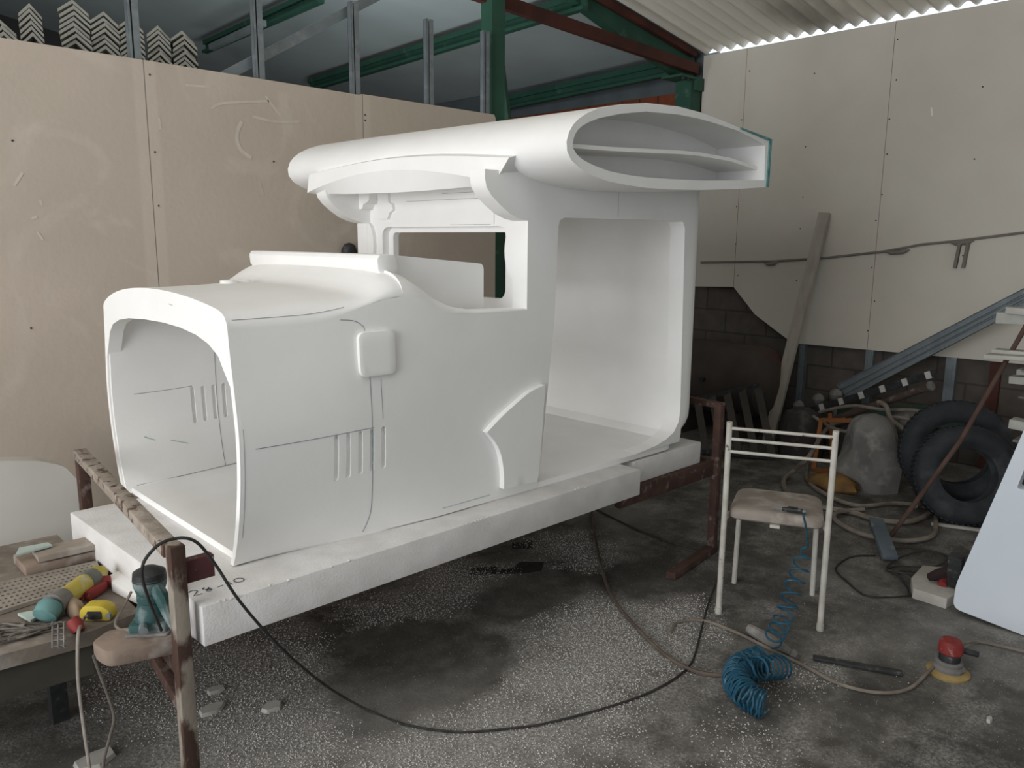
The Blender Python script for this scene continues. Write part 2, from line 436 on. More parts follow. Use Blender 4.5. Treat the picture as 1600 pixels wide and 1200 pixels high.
#@@TRUCK
YC = 2.695
HOODW = [(.60,.470),(.617,.478),(.66,.503),(.72,.524),(.80,.545),(.89,.562),(.98,.569),(1.05,.569),(1.15,.556),(1.26,.540),(1.34,.532),(1.386,.528),(1.5,.525)]
CABW = [(.60,.552),(.63,.560),(.68,.568),(.75,.570),(2.0,.570)]
def smooth_tab(tab, z, e=.03): return (interp(tab, z-e)+interp(tab, z)*2+interp(tab, z+e))/4
def topline(x):      # top of the side skin between hood and pillar
    return interp([(1.56,1.505),(1.60,1.490),(1.646,1.452),(1.70,1.405),(1.771,1.371),(1.875,1.353),(2.13,1.347),(2.2,1.347)], x)
def W(x, z):
    t = sstep(1.0, 1.78, x)
    wv = lerp(smooth_tab(HOODW, z), smooth_tab(CABW, z), t)
    return wv
def RR(x): return interp([(1.56,.088),(1.60,.076),(1.66,.056),(1.72,.036),(1.80,.020),(1.90,.012),(2.13,.008)], x)
def CAP(x): return interp([(1.56,.095),(1.60,.085),(1.66,.062),(1.72,.038),(1.80,.020),(1.90,.010),(2.13,.006)], x)
def ZS(x): return 1.34+.077*sstep(1.2, 1.56, x)
def ZT(x): return 1.434+.004*sstep(1, 1.3, x)+.067*sstep(1.40, 1.55, x)**1.3

truck = thing('foam_car_model', 'large white carved foam vintage car body with overhanging roof, resting on foam slabs', 'car model', (2.1, YC, .617))
# ---- side panels
side_outline = []
side_outline += [(.98, .622), (2.205, .622), (2.215, .70), (2.284, 1.293), (2.297, 1.655)]
side_outline += [(2.305, 1.678), (2.33, 1.689), (3.10, 1.696), (3.135, 1.690), (3.152, 1.665)]
side_outline += [(3.185, .80), (3.175, .745), (3.14, .70), (3.08, .672), (3.0, .655), (2.88, .645), (2.86, .642), (3.2, .642)]
side_outline += [(3.2, 1.845), (1.915, 1.845), (1.915, 1.812), (1.922, 1.785), (1.945, 1.757), (1.985, 1.727), (2.035, 1.697), (2.085, 1.68), (2.13, 1.673)]
side_outline += [(2.13, 1.339)]+[(2.12-.02*k, topline(2.12-.02*k)-RR(2.12-.02*k)) for k in range(28)]
side_outline += [(x, ZS(x)) for x in (1.56, 1.50, 1.44, 1.38, 1.32, 1.26, 1.2, 1.1, 1.05, .98)]
slots = []
for k in range(5):
    x = 1.290+k*.0445
    slots.append(rrect(x-.0085, x+.0085, .842+.002*k, .992, .006, 2))
def TH(x): return .028+.052*sstep(1.5, 1.9, x)
def side(sign, name):
    b = BM()
    f0 = lambda x, z: (x, YC+sign*W(x, z), z)
    f1 = lambda x, z: (x, YC+sign*(W(x, z)-TH(x)), z)
    panel(b, side_outline, slots, .02, f0, f1)
    return part(name, b, M_FOAM, truck, sharp=40)
near = side(-1, 'side_panel'); far = side(1, 'side_panel')
for sg, pp in ((-1, near), (1, far)):
    b = BM(); panel(b, [(1.275,.83),(1.485,.83),(1.485,1.0),(1.275,1.0)], [], .03, lambda x, z: (x, YC+sg*(W(x, z)-.010), z), lambda x, z: (x, YC+sg*(W(x, z)-.018), z))
    part('slot_back', b, M_FOAM, pp)
# rounded shoulder where the skin dips from the cowl to the pillar
def shoulder(sign):
    b = BM(); rows = []
    for k in range(30):
        x = min(2.13, 1.56+.02*k); r = RR(x); c = CAP(x); zb = topline(x)-r; t = sstep(1.56, 1.68, x); pr = []
        for q in range(11):
            f = (1-cos(pi/2*q/10)); d = c*f
            F1 = sqrt(max(0, 1-(1-d/.525)**9))/.913; F2 = sin(pi/2*q/10); F = lerp(F1, F2, t) if q else 0
            pr.append((W(x, zb)-d, zb+r*F*lerp(.913, 1, t)))
        inn_ = max(TH(x), c+.012); pr += [(W(x, zb)-inn_, pr[-1][1]-.001), (W(x, zb)-inn_, zb-.001), (W(x, zb)-.001, zb-.001)]
        rows.append([b.verts.new((x, YC+sign*y, z)) for y, z in pr])
    for a, c_ in zip(rows, rows[1:]):
        for i in range(len(a)): j = (i+1) % len(a); b.faces.new((a[i], a[j], c_[j], c_[i]))
    b.faces.new(rows[0]); b.faces.new(rows[-1][::-1]); return b
part('shoulder', shoulder(-1), M_FOAM, truck, sharp=50); part('shoulder', shoulder(1), M_FOAM, truck, sharp=50)
# ---- hood top: shell from the front edge to the cowl
b = BM()
def hood_pt(x, u, inset=0):
    zs = ZS(x); zt = ZT(x)-inset; wd = W(x, zs)-(.028 if inset else 0); h = zt-zs
    n = lerp(26, 9, sstep(1.10, 1.5, x)) if u < 0 else lerp(5, 9, sstep(1.2, 1.55, x))
    arch = lerp(.044, .012, sstep(1.1, 1.55, x))*u*u
    return (x, YC+u*wd, zs+(h-arch)*(max(0, 1-abs(u)**n))**.5)
us = [-1,-.9995,-.998,-.995,-.991,-.986,-.98,-.972,-.962,-.95,-.935,-.915,-.89,-.86]
us = us+[-.82+.06*k for k in range(28)]+[-u for u in us[::-1]]
xs = [.98+.029*i for i in range(21)]
G = [[b.verts.new(hood_pt(x, u)) for u in us] for x in xs]; I = [[b.verts.new(hood_pt(x, u, .03)) for u in us] for x in xs]
for i in range(len(xs)-1):
    for j in range(len(us)-1):
        b.faces.new((G[i][j], G[i+1][j], G[i+1][j+1], G[i][j+1])); b.faces.new((I[i][j], I[i][j+1], I[i+1][j+1], I[i+1][j]))
for i in (0, len(xs)-1):
    for j in range(len(us)-1): b.faces.new((G[i][j], G[i][j+1], I[i][j+1], I[i][j]))
hood = part('hood_top', b, M_FOAM, truck, sharp=50)
# ---- front surround with the arched opening
outer = [(YC-W(.98, z), z) for z in (.622,.66,.7,.75,.8,.85,.9,.95,1.0,1.05,1.1,1.15,1.2,1.26,1.3)]
outer += [(hood_pt(.98, u)[1], hood_pt(.98, u)[2]) for u in us]
outer += [(2*YC-y, z) for y, z in outer[:15][::-1]]
inn = [(YC-W(.98, z)+.022, z) for z in (.622,.66,.7,.75,.8,.85,.9,.95,1.0,1.05,1.1,1.15,1.18)]
inn += [(2.205,1.225),(2.235,1.262),(2.30,1.292),(2.384,1.311),(2.50,1.323),(2.634,1.328),(2.80,1.326),(2.96,1.318),(3.06,1.305),(3.134,1.283),(3.175,1.25),(3.20,1.205)]
inn += [(YC+W(.98, z)-.022, z) for z in (1.15,1.1,1.05,1.0,.95,.9,.85,.8,.75,.7,.66,.622)]
b = BM(); panel(b, outer+inn[::-1], [], .04, lambda y, z: (.972, y, z), lambda y, z: (1.02, y, z))
part('front_surround', b, M_FOAM, truck)
# ---- vent rings on the hood
for qx, qy in ((1.29, 2.84), (1.36, 2.87)):
    q = Vector((qx, qy, 0)); z = hood_pt(qx, (qy-YC)/.53)[2]
    b = BM(); lathe(b, [(.030, z-.004), (.030, z+.010), (.026, z+.013), (.014, z+.013), (.013, z+.004)], (q.x, q.y, 0), seg=28)
    part('vent_ring', b, M_FOAM, hood)
# ---- cowl ridge across the rear of the hood
b = BM()
prof = [(1.535,1.498),(1.532,1.535),(1.542,1.550),(1.600,1.550),(1.612,1.535),(1.618,1.50),(1.60,1.47),(1.56,1.47)]
def cowl(y0, y1):
    prism(b, prof, lambda x, z: (x, y0, z), lambda x, z: (x, y1, z))
cowl(2.235, 3.165)
part('cowl_ridge', b, M_FOAM, truck, bevel=.006)
# ---- dashboard block inside the cab
b = BM()
dp = roundpoly([(1.60,1.22),(2.035,1.22),(2.035,1.512),(1.60,1.549)], [.0,.0,.022,0])
prism(b, dp, lambda x, z: (x, 2.265, z), lambda x, z: (x, 2.31, z)); part('dashboard', b, M_FOAM, truck)
# ---- windscreen frame
b = BM()
o = [(2.195,1.30),(3.20,1.30),(3.20,1.84),(2.195,1.84)]
hole = rrect(2.265, 3.09, 1.372, 1.655, .04)
panel(b, o, [hole], .12, lambda y, z: (2.15, y, z), lambda y, z: (2.185, y, z))
wf = part('windscreen_frame', b, M_FOAM, truck)
b = BM(); panel(b, rrect(2.24, 3.115, 1.34, 1.67, .03), [rrect(2.285, 3.055, 1.368, 1.632, .022)], .2, lambda y, z: (2.185, y, z), lambda y, z: (2.215, y, z))
part('window_lining', b, M_FOAM, wf)
for y, zc, sgn in ((2.205, 1.56, 1), (3.185, 1.575, -1)):     # scalloped cheeks beside the window
    b = BM(); pl = [(y+sgn*.048*sin(pi*k/12), zc+.10*cos(pi*k/12)) for k in range(13)]
    prism(b, pl, lambda yy, zz: (2.132, yy, zz), lambda yy, zz: (2.152, yy, zz)); part('cheek', b, M_FOAM, wf)
b = BM(); cp = [(3.19,1.845),(3.10,1.845),(3.10,1.80),(3.105,1.775),(3.125,1.762),(3.15,1.758),(3.16,1.738),(3.19,1.735)]
prism(b, cp, lambda y, z: (2.09, y, z), lambda y, z: (2.155, y, z)); part('corbel', b, M_FOAM, wf)
b = BM(); cp = [(3.10,1.845),(3.02,1.845),(3.02,1.765),(2.99,1.755),(2.985,1.73),(3.01,1.72),(3.03,1.69),(3.10,1.69)]
prism(b, cp, lambda y, z: (2.135, y, z), lambda y, z: (2.155, y, z)); part('corbel', b, M_FOAM, wf)
# ---- rear wall with rounded corners, tucked in at the bottom
b = BM()
def plan(z, inner):
    X = 3.33-.165*(1-sstep(.60, .80, z))**1.6; w0 = .57-.02*(1-sstep(.60, .75, z)); r = .10
    if inner: X = 3.25-.04*(1-sstep(.60, .72, z)); w0 = .49; r = .045
    x0 = 3.12 if not inner else 3.12
    x0 = min(x0, X-r)
    pts = [(x0, -w0)]
    for k in range(9):
        a = -pi/2+k*pi/16; pts.append((X-r+r*cos(a), -w0+r+r*sin(a)))
    for k in range(9):
        a = k*pi/16; pts.append((X-r+r*cos(a), w0-r+r*sin(a)))
    pts.append((x0, w0))
    return pts
# the wall skin proper starts where the side panels end
def plan2(z, inner):
    P = plan(z, inner); P[0] = (3.2 if P[1][0] > 3.2 else P[1][0]-.002, P[0][1]); P[-1] = (P[0][0], P[-1][1]); return P
zz = [.622,.64,.66,.68,.70,.73,.76,.80,1.0,1.3,1.6,1.84]
O = [[b.verts.new((x, YC+y, z)) for x, y in plan2(z, 0)] for z in zz]; Q = [[b.verts.new((x, YC+y, z)) for x, y in plan2(z, 1)] for z in zz]
n = len(O[0])
for i in range(len(zz)-1):
    for j in range(n-1):
        b.faces.new((O[i][j], O[i][j+1], O[i+1][j+1], O[i+1][j])); b.faces.new((Q[i][j], Q[i+1][j], Q[i+1][j+1], Q[i][j+1]))
    for j in (0, n-1): b.faces.new((O[i][j], O[i+1][j], Q[i+1][j], Q[i][j]))
for i in (0, len(zz)-1):
    for j in range(n-1): b.faces.new((O[i][j], O[i][j+1], Q[i][j+1], Q[i][j]))
part('rear_wall', b, M_FOAM, truck, sharp=50)
# ---- base plate under it all
b = BM()
bp = roundpoly([(1.0,2.235),(1.45,2.165),(2.0,2.140),(3.13,2.136),(3.19,2.20),(3.19,3.19),(3.13,3.25),(2.0,3.25),(1.45,3.225),(1.0,3.155)], [0,0,0,.03,.02,.02,.03,0,0,0], 3)
prism(b, bp, lambda x, y: (x, y, .6175), lambda x, y: (x, y, .641)); part('base_plate', b, M_FOAM, truck)
# ---- badge plate and raised fender relief on the near side
def onside(x, z, d): return (x, YC-W(x, z)-d, z)
b = BM(); panel(b, rrect(1.383, 1.518, 1.166, 1.309, .022, 4), [], .03, lambda x, z: onside(x, z, .013), lambda x, z: onside(x, z, -.01))
part('badge_plate', b, M_FOAM, near, bevel=.003)
cv = [tuple(p)[:2] for p in spline([(2.213,1.046,0),(2.13,1.028,0),(2.053,.992,0),(1.975,.95,0),(1.907,.905,0)], 5)]
cv2 = [tuple(p)[:2] for p in spline([(1.907,.905,0),(1.945,.865,0),(1.975,.815,0),(1.992,.745,0),(1.998,.668,0)], 5)][1:]
rel = cv+cv2+[(2.182,.660),(2.195,.80),(2.206,.94),(2.211,1.0)]
b = BM(); panel(b, rel, [], .035, lambda x, z: onside(x, z, .024), lambda x, z: onside(x, z, -.01))
part('fender_relief', b, M_FOAM, near, sharp=30)
# ---- roof: hollow wing with open ends
RO = [(3.362,1.846),(3.10,1.824),(2.85,1.808),(2.63,1.799),(2.47,1.797),(2.351,1.801),(2.25,1.808),(2.171,1.820),(2.12,1.832),(2.082,1.847),(2.045,1.867),(2.024,1.895),(2.021,1.925),(2.033,1.957),(2.053,1.982),(2.081,2.004),(2.125,2.027),(2.179,2.047),(2.3,2.075),(2.447,2.097),(2.649,2.108),(2.79,2.104),(2.92,2.094),(3.08,2.077),(3.228,2.062),(3.348,2.052)]
RI = [(3.332,1.874),(3.10,1.860),(2.85,1.846),(2.63,1.838),(2.47,1.835),(2.351,1.837),(2.25,1.843),(2.171,1.856),(2.135,1.864),(2.10,1.874),(2.072,1.888),(2.055,1.905),(2.052,1.925),(2.061,1.949),(2.077,1.968),(2.10,1.983),(2.138,2.000),(2.185,2.016),(2.3,2.043),(2.447,2.067),(2.649,2.079),(2.79,2.079),(2.92,2.073),(3.08,2.062),(3.20,2.045),(3.318,2.022)]
def nose(y): return 2.021-.091*sstep(1.84, 3.5, y)
b = BM(); ys = [1.84+.1*i for i in range(18)]
def rp(p, y):
    k = (3.35-nose(y))/(3.35-2.021); return (3.35+(p[0]-3.35)*k, y, p[1])
A = [[b.verts.new(rp(p, y)) for p in RO] for y in ys]; B = [[b.verts.new(rp(p, y)) for p in RI] for y in ys]
n = len(RO)
for i in range(len(ys)-1):
    for j in range(n):
        k = (j+1) % n
        b.faces.new((A[i][j], A[i+1][j], A[i+1][k], A[i][k])); b.faces.new((B[i][j], B[i][k], B[i+1][k], B[i+1][j]))
for i in (0, len(ys)-1):
    for j in range(n): k = (j+1) % n; b.faces.new((A[i][j], A[i][k], B[i][k], B[i][j]))
roof = part('roof', b, M_FOAM, truck, sharp=40)
b = BM(); prism(b, RI, lambda x, z: (x, 2.08, z), lambda x, z: (x, 2.11, z)); part('bulkhead', b, M_FOAM, roof)
b = BM(); prism(b, RI, lambda x, z: rp((x, z), 3.48), lambda x, z: rp((x, z), 3.52)); part('bulkhead', b, M_FOAM, roof)
b = BM()
rz = [(2.075,1.918),(2.3,1.926),(2.5,1.936),(2.7,1.947),(2.86,1.952),(3.1,1.948),(3.322,1.926)]
prism(b, [(x, z+.007) for x, z in rz]+[(x, z-.007) for x, z in rz[::-1]], lambda x, z: (x, 1.875, z), lambda x, z: (x, 2.09, z)); part('shelf_rib', b, M_FOAM, roof)
b = BM()
for i in range(8):    # teal paint left on the cut tail edge
    pass
box(b, 3.347, 3.3665, 1.834, 1.842, 1.846, 2.052)
prism(b, [(3.10,2.0765),(3.10,2.071),(3.34,2.045),(3.349,2.054)], lambda x, z: (x, 1.834, z), lambda x, z: (x, 1.842, z))
part('teal_edge', b, M_TEAL, roof, 'blue-green paint along the cut edge')
# ---- visor below the roof nose, hollowed by a long arc
b = BM(); N_ = 40; L4 = []
for i in range(N_+1):
    t = i/N_
    ytop = lerp(3.285, 2.078, t); ybot = lerp(3.30, 2.150, t)
    xf = lerp(1.895, 1.985, t)
    zt = 1.885+.035*sin(pi*min(1, t*1.0))-.0*t
    zb = 1.801-.012*sin(pi*t)+.0*t
    arc = .003+.083*sin(pi*min(1, t**.9))
    za = min(zt-.006, zb+arc)
    L4.append([Vector((xf+.10, ytop, zt+.03)), Vector((xf, ytop, zt)), Vector((xf-.004, lerp(ybot, ytop, (za-zb)/(zt-zb)), za)), Vector((xf+.028, ybot, zb)), Vector((xf+.13, ybot, zb+.01))])
R_ = [[b.verts.new(p) for p in r] for r in L4]
for r0, r1 in zip(R_, R_[1:]):
    for k in range(5): b.faces.new((r0[k], r0[(k+1) % 5], r1[(k+1) % 5], r1[k]))
b.faces.new(R_[0]); b.faces.new(R_[-1][::-1])
part('visor', b, M_FOAM, truck, sharp=15)
# ---- pencil lines
def line(pts, wd, parent, nrm=(0,-1,0), m=None):
    b = BM(); ribbon(b, pts, wd*.7, nrm); return part('pencil_line', b, m or M_PENCIL, parent, sharp=180)
sd = lambda L_, d=.0012: [onside(x, z, d) for x, z in L_]
def curve2(L_, n=8): return [tuple(p)[:2] for p in spline([(a, c, 0) for a, c in L_], n)]
line(sd(curve2([(1.33,1.352),(1.37,1.348),(1.395,1.338),(1.408,1.325)], 6)), .003, near)
line(sd(curve2([(1.41,1.33),(1.414,1.312)], 4)), .003, near)
line(sd(curve2([(1.423,1.164),(1.424,1.05),(1.423,.925),(1.426,.80),(1.424,.70),(1.405,.632)], 8)), .0035, near)
line(sd(curve2([(1.02,.996),(1.15,.994),(1.28,.994),(1.43,.996)], 8)), .003, near)
line(sd(curve2([(1.464,1.15),(1.466,1.02)], 6)), .0025, near)
line(sd(curve2([(1.425,.99),(1.425,.85)], 4)), .005, near, m=M_TEALF)
line(sd(curve2([(.986,1.06),(.986,.9),(.987,.72)], 6)), .002, near)
line(sd([(1.72,.6495),(1.95,.6495)]), .004, near, m=M_TEALF)
# inside of the far panel
ins = lambda L_: [(x, YC+(W(x, z)-TH(x))-.0012, z) for x, z in L_]
line(ins(curve2([(1.39,1.31),(1.392,1.0),(1.392,.85),(1.395,.645)], 8)), .003, far)
line(ins(curve2([(1.06,.992),(1.2,.994),(1.29,.998)], 6)), .003, far)
line(ins([(1.02,.645),(1.2,.645),(1.4,.645),(1.5,.645)]), .004, far)
line(ins(curve2([(1.08,.82),(1.12,.80)], 3)), .006, far, m=M_TEALF)
line(ins(curve2([(1.18,.79),(1.25,.765)], 3)), .005, far, m=M_TEALF)
# windscreen header lines
line([(2.147, y, 1.662) for y in (2.35, 2.6)], .002, wf, (-1,0,0)); line([(2.147, y, 1.765) for y in (2.2, 2.9)], .002, wf, (-1,0,0))
line([(2.147, 2.33, z) for z in (1.663, 1.72)], .002, wf, (-1,0,0))
line([(2.147, y, 1.79) for y in (2.2, 2.65)], .002, wf, (-1,0,0))
# hood crease line
line([(x, YC-W(x, ZS(x))*.985, hood_pt(x, -.985)[2]+.0015) for x in [.99+.03*i for i in range(13)]], .003, hood, (0,-.6,.8))
# front dark nicks
line([(.9715, 2.58, 1.392), (.9715, 2.55, 1.389)], .003, truck, (-1,0,0))
line([(2.66, 2.1238, 1.86), (2.66, 2.1238, 1.70)], .002, near)

# ---- foam slabs under the model
foam_slab = slab = thing('foam_block', 'long thick white foam slab with handwritten numbers, under the front of the car model', 'foam block', (1.77, 2.55, .5))
b = BM(); sp = [(.793,2.018),(2.745,2.020),(2.745,3.09),(.759,3.085)]
prism(b, sp, lambda x, y: (x, y, .5), lambda x, y: (x, y, .617))
bmesh.ops.subdivide_edges(b, edges=b.edges[:], cuts=1)
part('slab_body', b, M_FOAMR, slab, bevel=.004)
def stroke(L_, o, sc, name='handwritten_mark'):
    b = BM()
    for s in L_:
        ribbon(b, [(o[0]+u*sc, o[1]+v*sc, .6182) for u, v in s], .0035, (0,0,1))
    return part(name, b, mat('marker', '3c3c40', '4a4a4e', 20), slab, sharp=180)
o = at(301, 932, 'z', .618)
def arcp(cx, cy, r, a0, a1, n=10, ry=None): return [(cx+r*cos(radians(a0+(a1-a0)*k/n)), cy+(ry or r)*sin(radians(a0+(a1-a0)*k/n))) for k in range(n+1)]
txt = [arcp(.35,.75,.3,160,-20)+[(.1,.05),(.75,.0)],
       arcp(1.35,.75,.22,90,360+20,12)+[(1.6,.2)], [(1.55,.62),(1.2,.25),(1.35,0),(1.6,.15),(1.25,.5)],
       [(2.1,.35),(2.6,.4)], [(3.15,.9),(3.2,0)], arcp(3.95,.45,.38,90,450,16,.42)]
stroke(txt, (o.x, o.y), .036)
slab2 = BM(); prism(slab2, [(2.755,2.30),(2.85,2.135),(3.40,2.135),(3.40,3.15),(2.755,3.15)], lambda x, y: (x, y, .497), lambda x, y: (x, y, .606))
solo('foam_block', slab2, M_FOAMR, 'shorter white foam slab sticking out under the rear corner of the car model', 'foam block', bevel=.005, kind='thing')
slab['kind'] = 'thing'
#@@MORE
b = BM()
for k in range(34):    # torn beads along the near top edge of the slab
    x = random.choice([.86, 1.02, 1.24, 1.75, 1.8, 2.3])+random.gauss(0, .03); r = random.uniform(.003, .007)
    lathe(b, [(r*.3,-r*.6),(r,-.2*r),(r*.8,r*.5),(r*.2,r*.8)], (x, 2.0205+random.uniform(-.002, .006), .6155+random.uniform(-.004, .002)), (random.random(), random.random(), 1), seg=6)
part('torn_edge', b, M_FOAMR, slab, kind='stuff')

M_GALV = mat('galvanised', '8b9397', '7d8589', 10, rough=.5, metal=.45, c='969da0', cscale=20, clo=.5, chi=.7)
M_GREEN = mat('green_paint', '38604f', '305446', 3, rough=.6, c='4d6c60', cscale=8, clo=.62, chi=.7)
M_OXIDE = mat('red_oxide', '5a3229', '472a24', 5, rough=.7)
M_RUST = mat('rusty_steel', '553f37', '45332d', 12, rough=.8, c='7c6f67', cscale=22, clo=.58, chi=.72, bump=.3, bscale=60)
M_CHIP = mat('chipped_paint', '978e82', '857b70', 10, rough=.7, c='4a372f', cscale=9, clo=.48, chi=.54, bump=.3, bscale=50, stretch=(1, 1, .5))
M_DARK = mat('dark_plastic', '2a2b2c', '3a3b3b', 20, rough=.5, c='6a6866', cscale=40, clo=.6, chi=.75)
M_BLACKC = mat('cable_black', '2b2b2a', '3a3937', 30, rough=.6)
M_WOOD = mat('dusty_wood', '8d7d70', '7a6a5e', 8, rough=.85, c='a8a099', cscale=12, clo=.5, chi=.7, stretch=(1, 1, 1), bump=.2)
M_CREAM = mat('cream_tube', 'c9c6bd', 'b5b1a6', 15, rough=.5, c='6b5d50', cscale=25, clo=.68, chi=.72)
M_SEAT = mat('dusty_seat', '9d948a', '8a8178', 7, rough=.9, c='b3aca3', cscale=10, clo=.5, chi=.7, bump=.2)
M_BLUE = mat('blue_hose', '1d4a60', '27566c', 20, rough=.55, c='6f8a93', cscale=30, clo=.6, chi=.75)
M_RUBBER = mat('rubber', '35383c', '2a2d30', 12, rough=.75, c='56565a', cscale=5, clo=.55, chi=.75, bump=.3, bscale=50)
M_HOSE = mat('dusty_hose', '8a8176', '736a60', 14, rough=.8)
M_DUST = mat('dusty_grey', '7c7975', '63605d', 6, rough=.9, c='96938e', cscale=9, clo=.5, chi=.7, bump=.4, bscale=14)
M_RED = mat('dusty_red', '8c3532', '762c29', 15, rough=.6, c='a98d88', cscale=30, clo=.58, chi=.75)
M_YEL = mat('dusty_yellow', 'b9a94c', 'a69842', 10, rough=.6, c='b8b3a0', cscale=22, clo=.52, chi=.7)
M_YEL2 = mat('bright_yellow', 'c4ae3a', 'b09c33', 10, rough=.5)
M_TOOL = mat('teal_tool', '345453', '2b4444', 12, rough=.7, c='8c9896', cscale=16, clo=.45, chi=.68)
M_GREENP = mat('green_sheet', '3c5449', '33473e', 6, rough=.7, c='6d766f', cscale=9, clo=.55, chi=.7)
M_ORANGEP = mat('orange_paint', '9c6234', '83522c', 8, rough=.7, c='6d5a48', cscale=18, clo=.52, chi=.64)

# ------------------------------------------------ steelwork and studs beyond the partition
def onroof(px, py, drop):
    d = fw + rt*((px-800)/F_PX) - up*((py-600)/F_PX)
    # EYE + t dz = 3.215 + SL*(6.28 - t dx) - drop
    t = (3.215+SL*6.28-drop-EYE)/(d.z+SL*d.x); return Vector((t*d.x, t*d.y, EYE+t*d.z))
b = BM(); box(b, 3.716, 3.834, 4.06, 4.166, 0, 3.57); solo('steel_post', b, M_GREEN, 'tall green steel post rising behind the end of the partition', 'steel post', kind='thing')
post2 = thing('steel_post', 'short-looking green steel post in the far corner under the bolted rafter end', 'steel post', (6.2, 4.2, 0)); post2['kind'] = 'thing'
b = BM(); box(b, 6.12, 6.275, 4.13, 4.29, 0, 2.985); part('shaft', b, M_GREEN, post2)
b = BM(); box(b, 5.93, 6.275, 4.10, 4.31, 2.985, 3.005); box(b, 6.16, 6.275, 4.10, 4.13, 2.90, 2.985); part('cap_plate', b, M_GREEN, post2)
for x in (5.98, 6.06, 6.2):
    b = BM(); lathe(b, [(.012,0),(.012,.02)], (x, 4.12, 2.965), seg=6); part('bolt', b, M_DARK, post2)
lo = [at(1062,112,'y',4.2), at(985,66,'y',4.2), at(897,0,'y',4.2)]
lo.append(lo[2]+Vector((-2.5, 0, 2.5*SL)))
poly = [(6.26, 3.006), (lo[0].x, lo[0].z-.03)]+[(p.x, p.z) for p in lo[1:]]
poly += [(lo[3].x, zroof(lo[3].x)-.03), (6.26, zroof(6.26)-.03)]
b = BM(); prism(b, poly, lambda x, z: (x, 4.2, z), lambda x, z: (x, 4.28, z)); solo('steel_rafter', b, M_GREEN, 'deep green steel rafter sloping up from the corner post', 'rafter', kind='thing')
b = BM(); bar(b, (6.2, 4.165, zroof(6.2)-.02), (1.5, 4.165, zroof(1.5)-.02), .05, .05); solo('angle_iron', b, M_OXIDE, 'red-brown angle iron running along the top of the green rafter', 'angle iron')
b = BM(); p0 = at(786,4,'y',4.14); p1 = at(1088,108,'y',4.14); bar(b, p0+(p0-p1)*.25, p1, .05, .085); solo('tie_bar', b, M_OXIDE, 'red-brown flat tie bar slanting below the green rafter', 'tie bar')
def purlin(pts, h, label, m=M_GREEN, drop=.06):
    P = [onroof(*q, drop) for q in pts]; d = (P[-1]-P[0])
    b = BM(); a, c = P[0]-d*.02, P[-1]+d*.02
    bar(b, a, c, .07, h*.35, (0,0,1)); bar(b, a-Vector((0,0,h*.42)), c-Vector((0,0,h*.42)), .02, h*.5, (0,0,1)); bar(b, a-Vector((.02,0,h*.75)), c-Vector((.02,0,h*.75)), .06, h*.2, (0,0,1))
    return solo('roof_purlin', b, m, label, 'purlin')
purlin([(490,126),(745,46),(905,-5)], .13, 'green roof purlin crossing behind the short metal studs')
purlin([(775,158),(1045,98)], .14, 'lowest green roof purlin, above the orange blockwork', drop=.10)
purlin([(325,66),(415,18),(500,-14)], .12, 'green roof purlin at the top edge, behind the tall metal studs')
b = BM(); bar(b, onroof(330,74,.25), onroof(412,36,.25), .05, .05); solo('pale_pipe', b, mat('pale_metal', '8b9293', '7b8283', 4), 'pale pipe hanging just below the top green purlin', 'pipe')
b = BM(); bar(b, (3.86, 4.14, 2.86), (4.0, 4.2, 2.44), .03, .05); solo('knee_brace', b, M_GREEN, 'small green brace leaning against the tall green post', 'brace')

def stud(x, z1, label, y0=4.018, wd=.05, z0=0, nm='metal_stud'):
    b = BM(); t = .002
    box(b, x-wd/2, x-wd/2+t, y0, y0+.036, z0, z1); box(b, x-wd/2, x+wd/2, y0+.034, y0+.036, z0, z1); box(b, x+wd/2-t, x+wd/2, y0, y0+.036, z0, z1)
    box(b, x-wd/2, x-wd/2+.012, y0-.001, y0+t, z0, z1); box(b, x+wd/2-.03, x+wd/2, y0-.001, y0+t, z0, z1)
    return solo(nm, b, M_GALV, label, 'metal stud')
for px, pt, lab in ((213,-60,'tall galvanised stud rising out of frame beside the foam mouldings'), (406,-60,'tall galvanised stud crossed by the slanting channel'),
                    (556,3,'galvanised stud above the partition whose top meets the slanting channel'), (672,30,'short galvanised stud standing alone above the partition'), (760,48,'shortest galvanised stud, in front of the green post')):
    x = at(px, 100, 'y', 4.02).x; stud(x, at(px, pt, 'y', 4.02).z if pt > -50 else 3.5, lab)
b = BM(); a = at(345,122,'y',4.1); c = at(600,-12,'y',4.1); bar(b, a, c, .035, .05, (0,0,1)); solo('metal_channel', b, M_GALV, 'galvanised channel slanting up behind the studs', 'metal channel')

# ------------------------------------------------ stacked foam mouldings on the shelf behind the partition
M_MOULD = mat('foam_angle', 'c6c5bc', 'b5b4ab', 12, rough=.9)
b = BM(); box(b, .1, 2.2, 4.45, 6.3, 2.44, 2.48); o = solo('storage_shelf', b, mat('dark_board', '3a3733', '302d2a', 5), 'dark shelf carrying the stacked foam mouldings behind the partition', 'shelf')
for x in (.2, 2.1):
    for y in (4.55, 6.2):
        b = BM(); box(b, x-.03, x+.03, y-.03, y+.03, -2.44, 0); m_ = finish(b, 'leg', M_DARK); q = bpy.data.objects.new('leg', m_); COL.objects.link(q); q.parent = o; q.location = (x-o.location.x, y-o.location.y, 0)
        q.location.z = 2.44-o.location.z
stacks = [(2, 30, 24, 'in the stack cut off by the left edge of the picture'), (45, 4, 37/2, 'in the stack just left of the tallest one'), (113, -1, 24, 'in the tallest stack above the partition'), (161, 18, 22, 'in the stack just right of the tallest one'), (203, 27, 20, 'in the stack half hidden by the metal stud'), (246, 39, 18, 'in the stack just right of the metal stud'), (286, 47, 19, 'in the rightmost stack above the partition')]
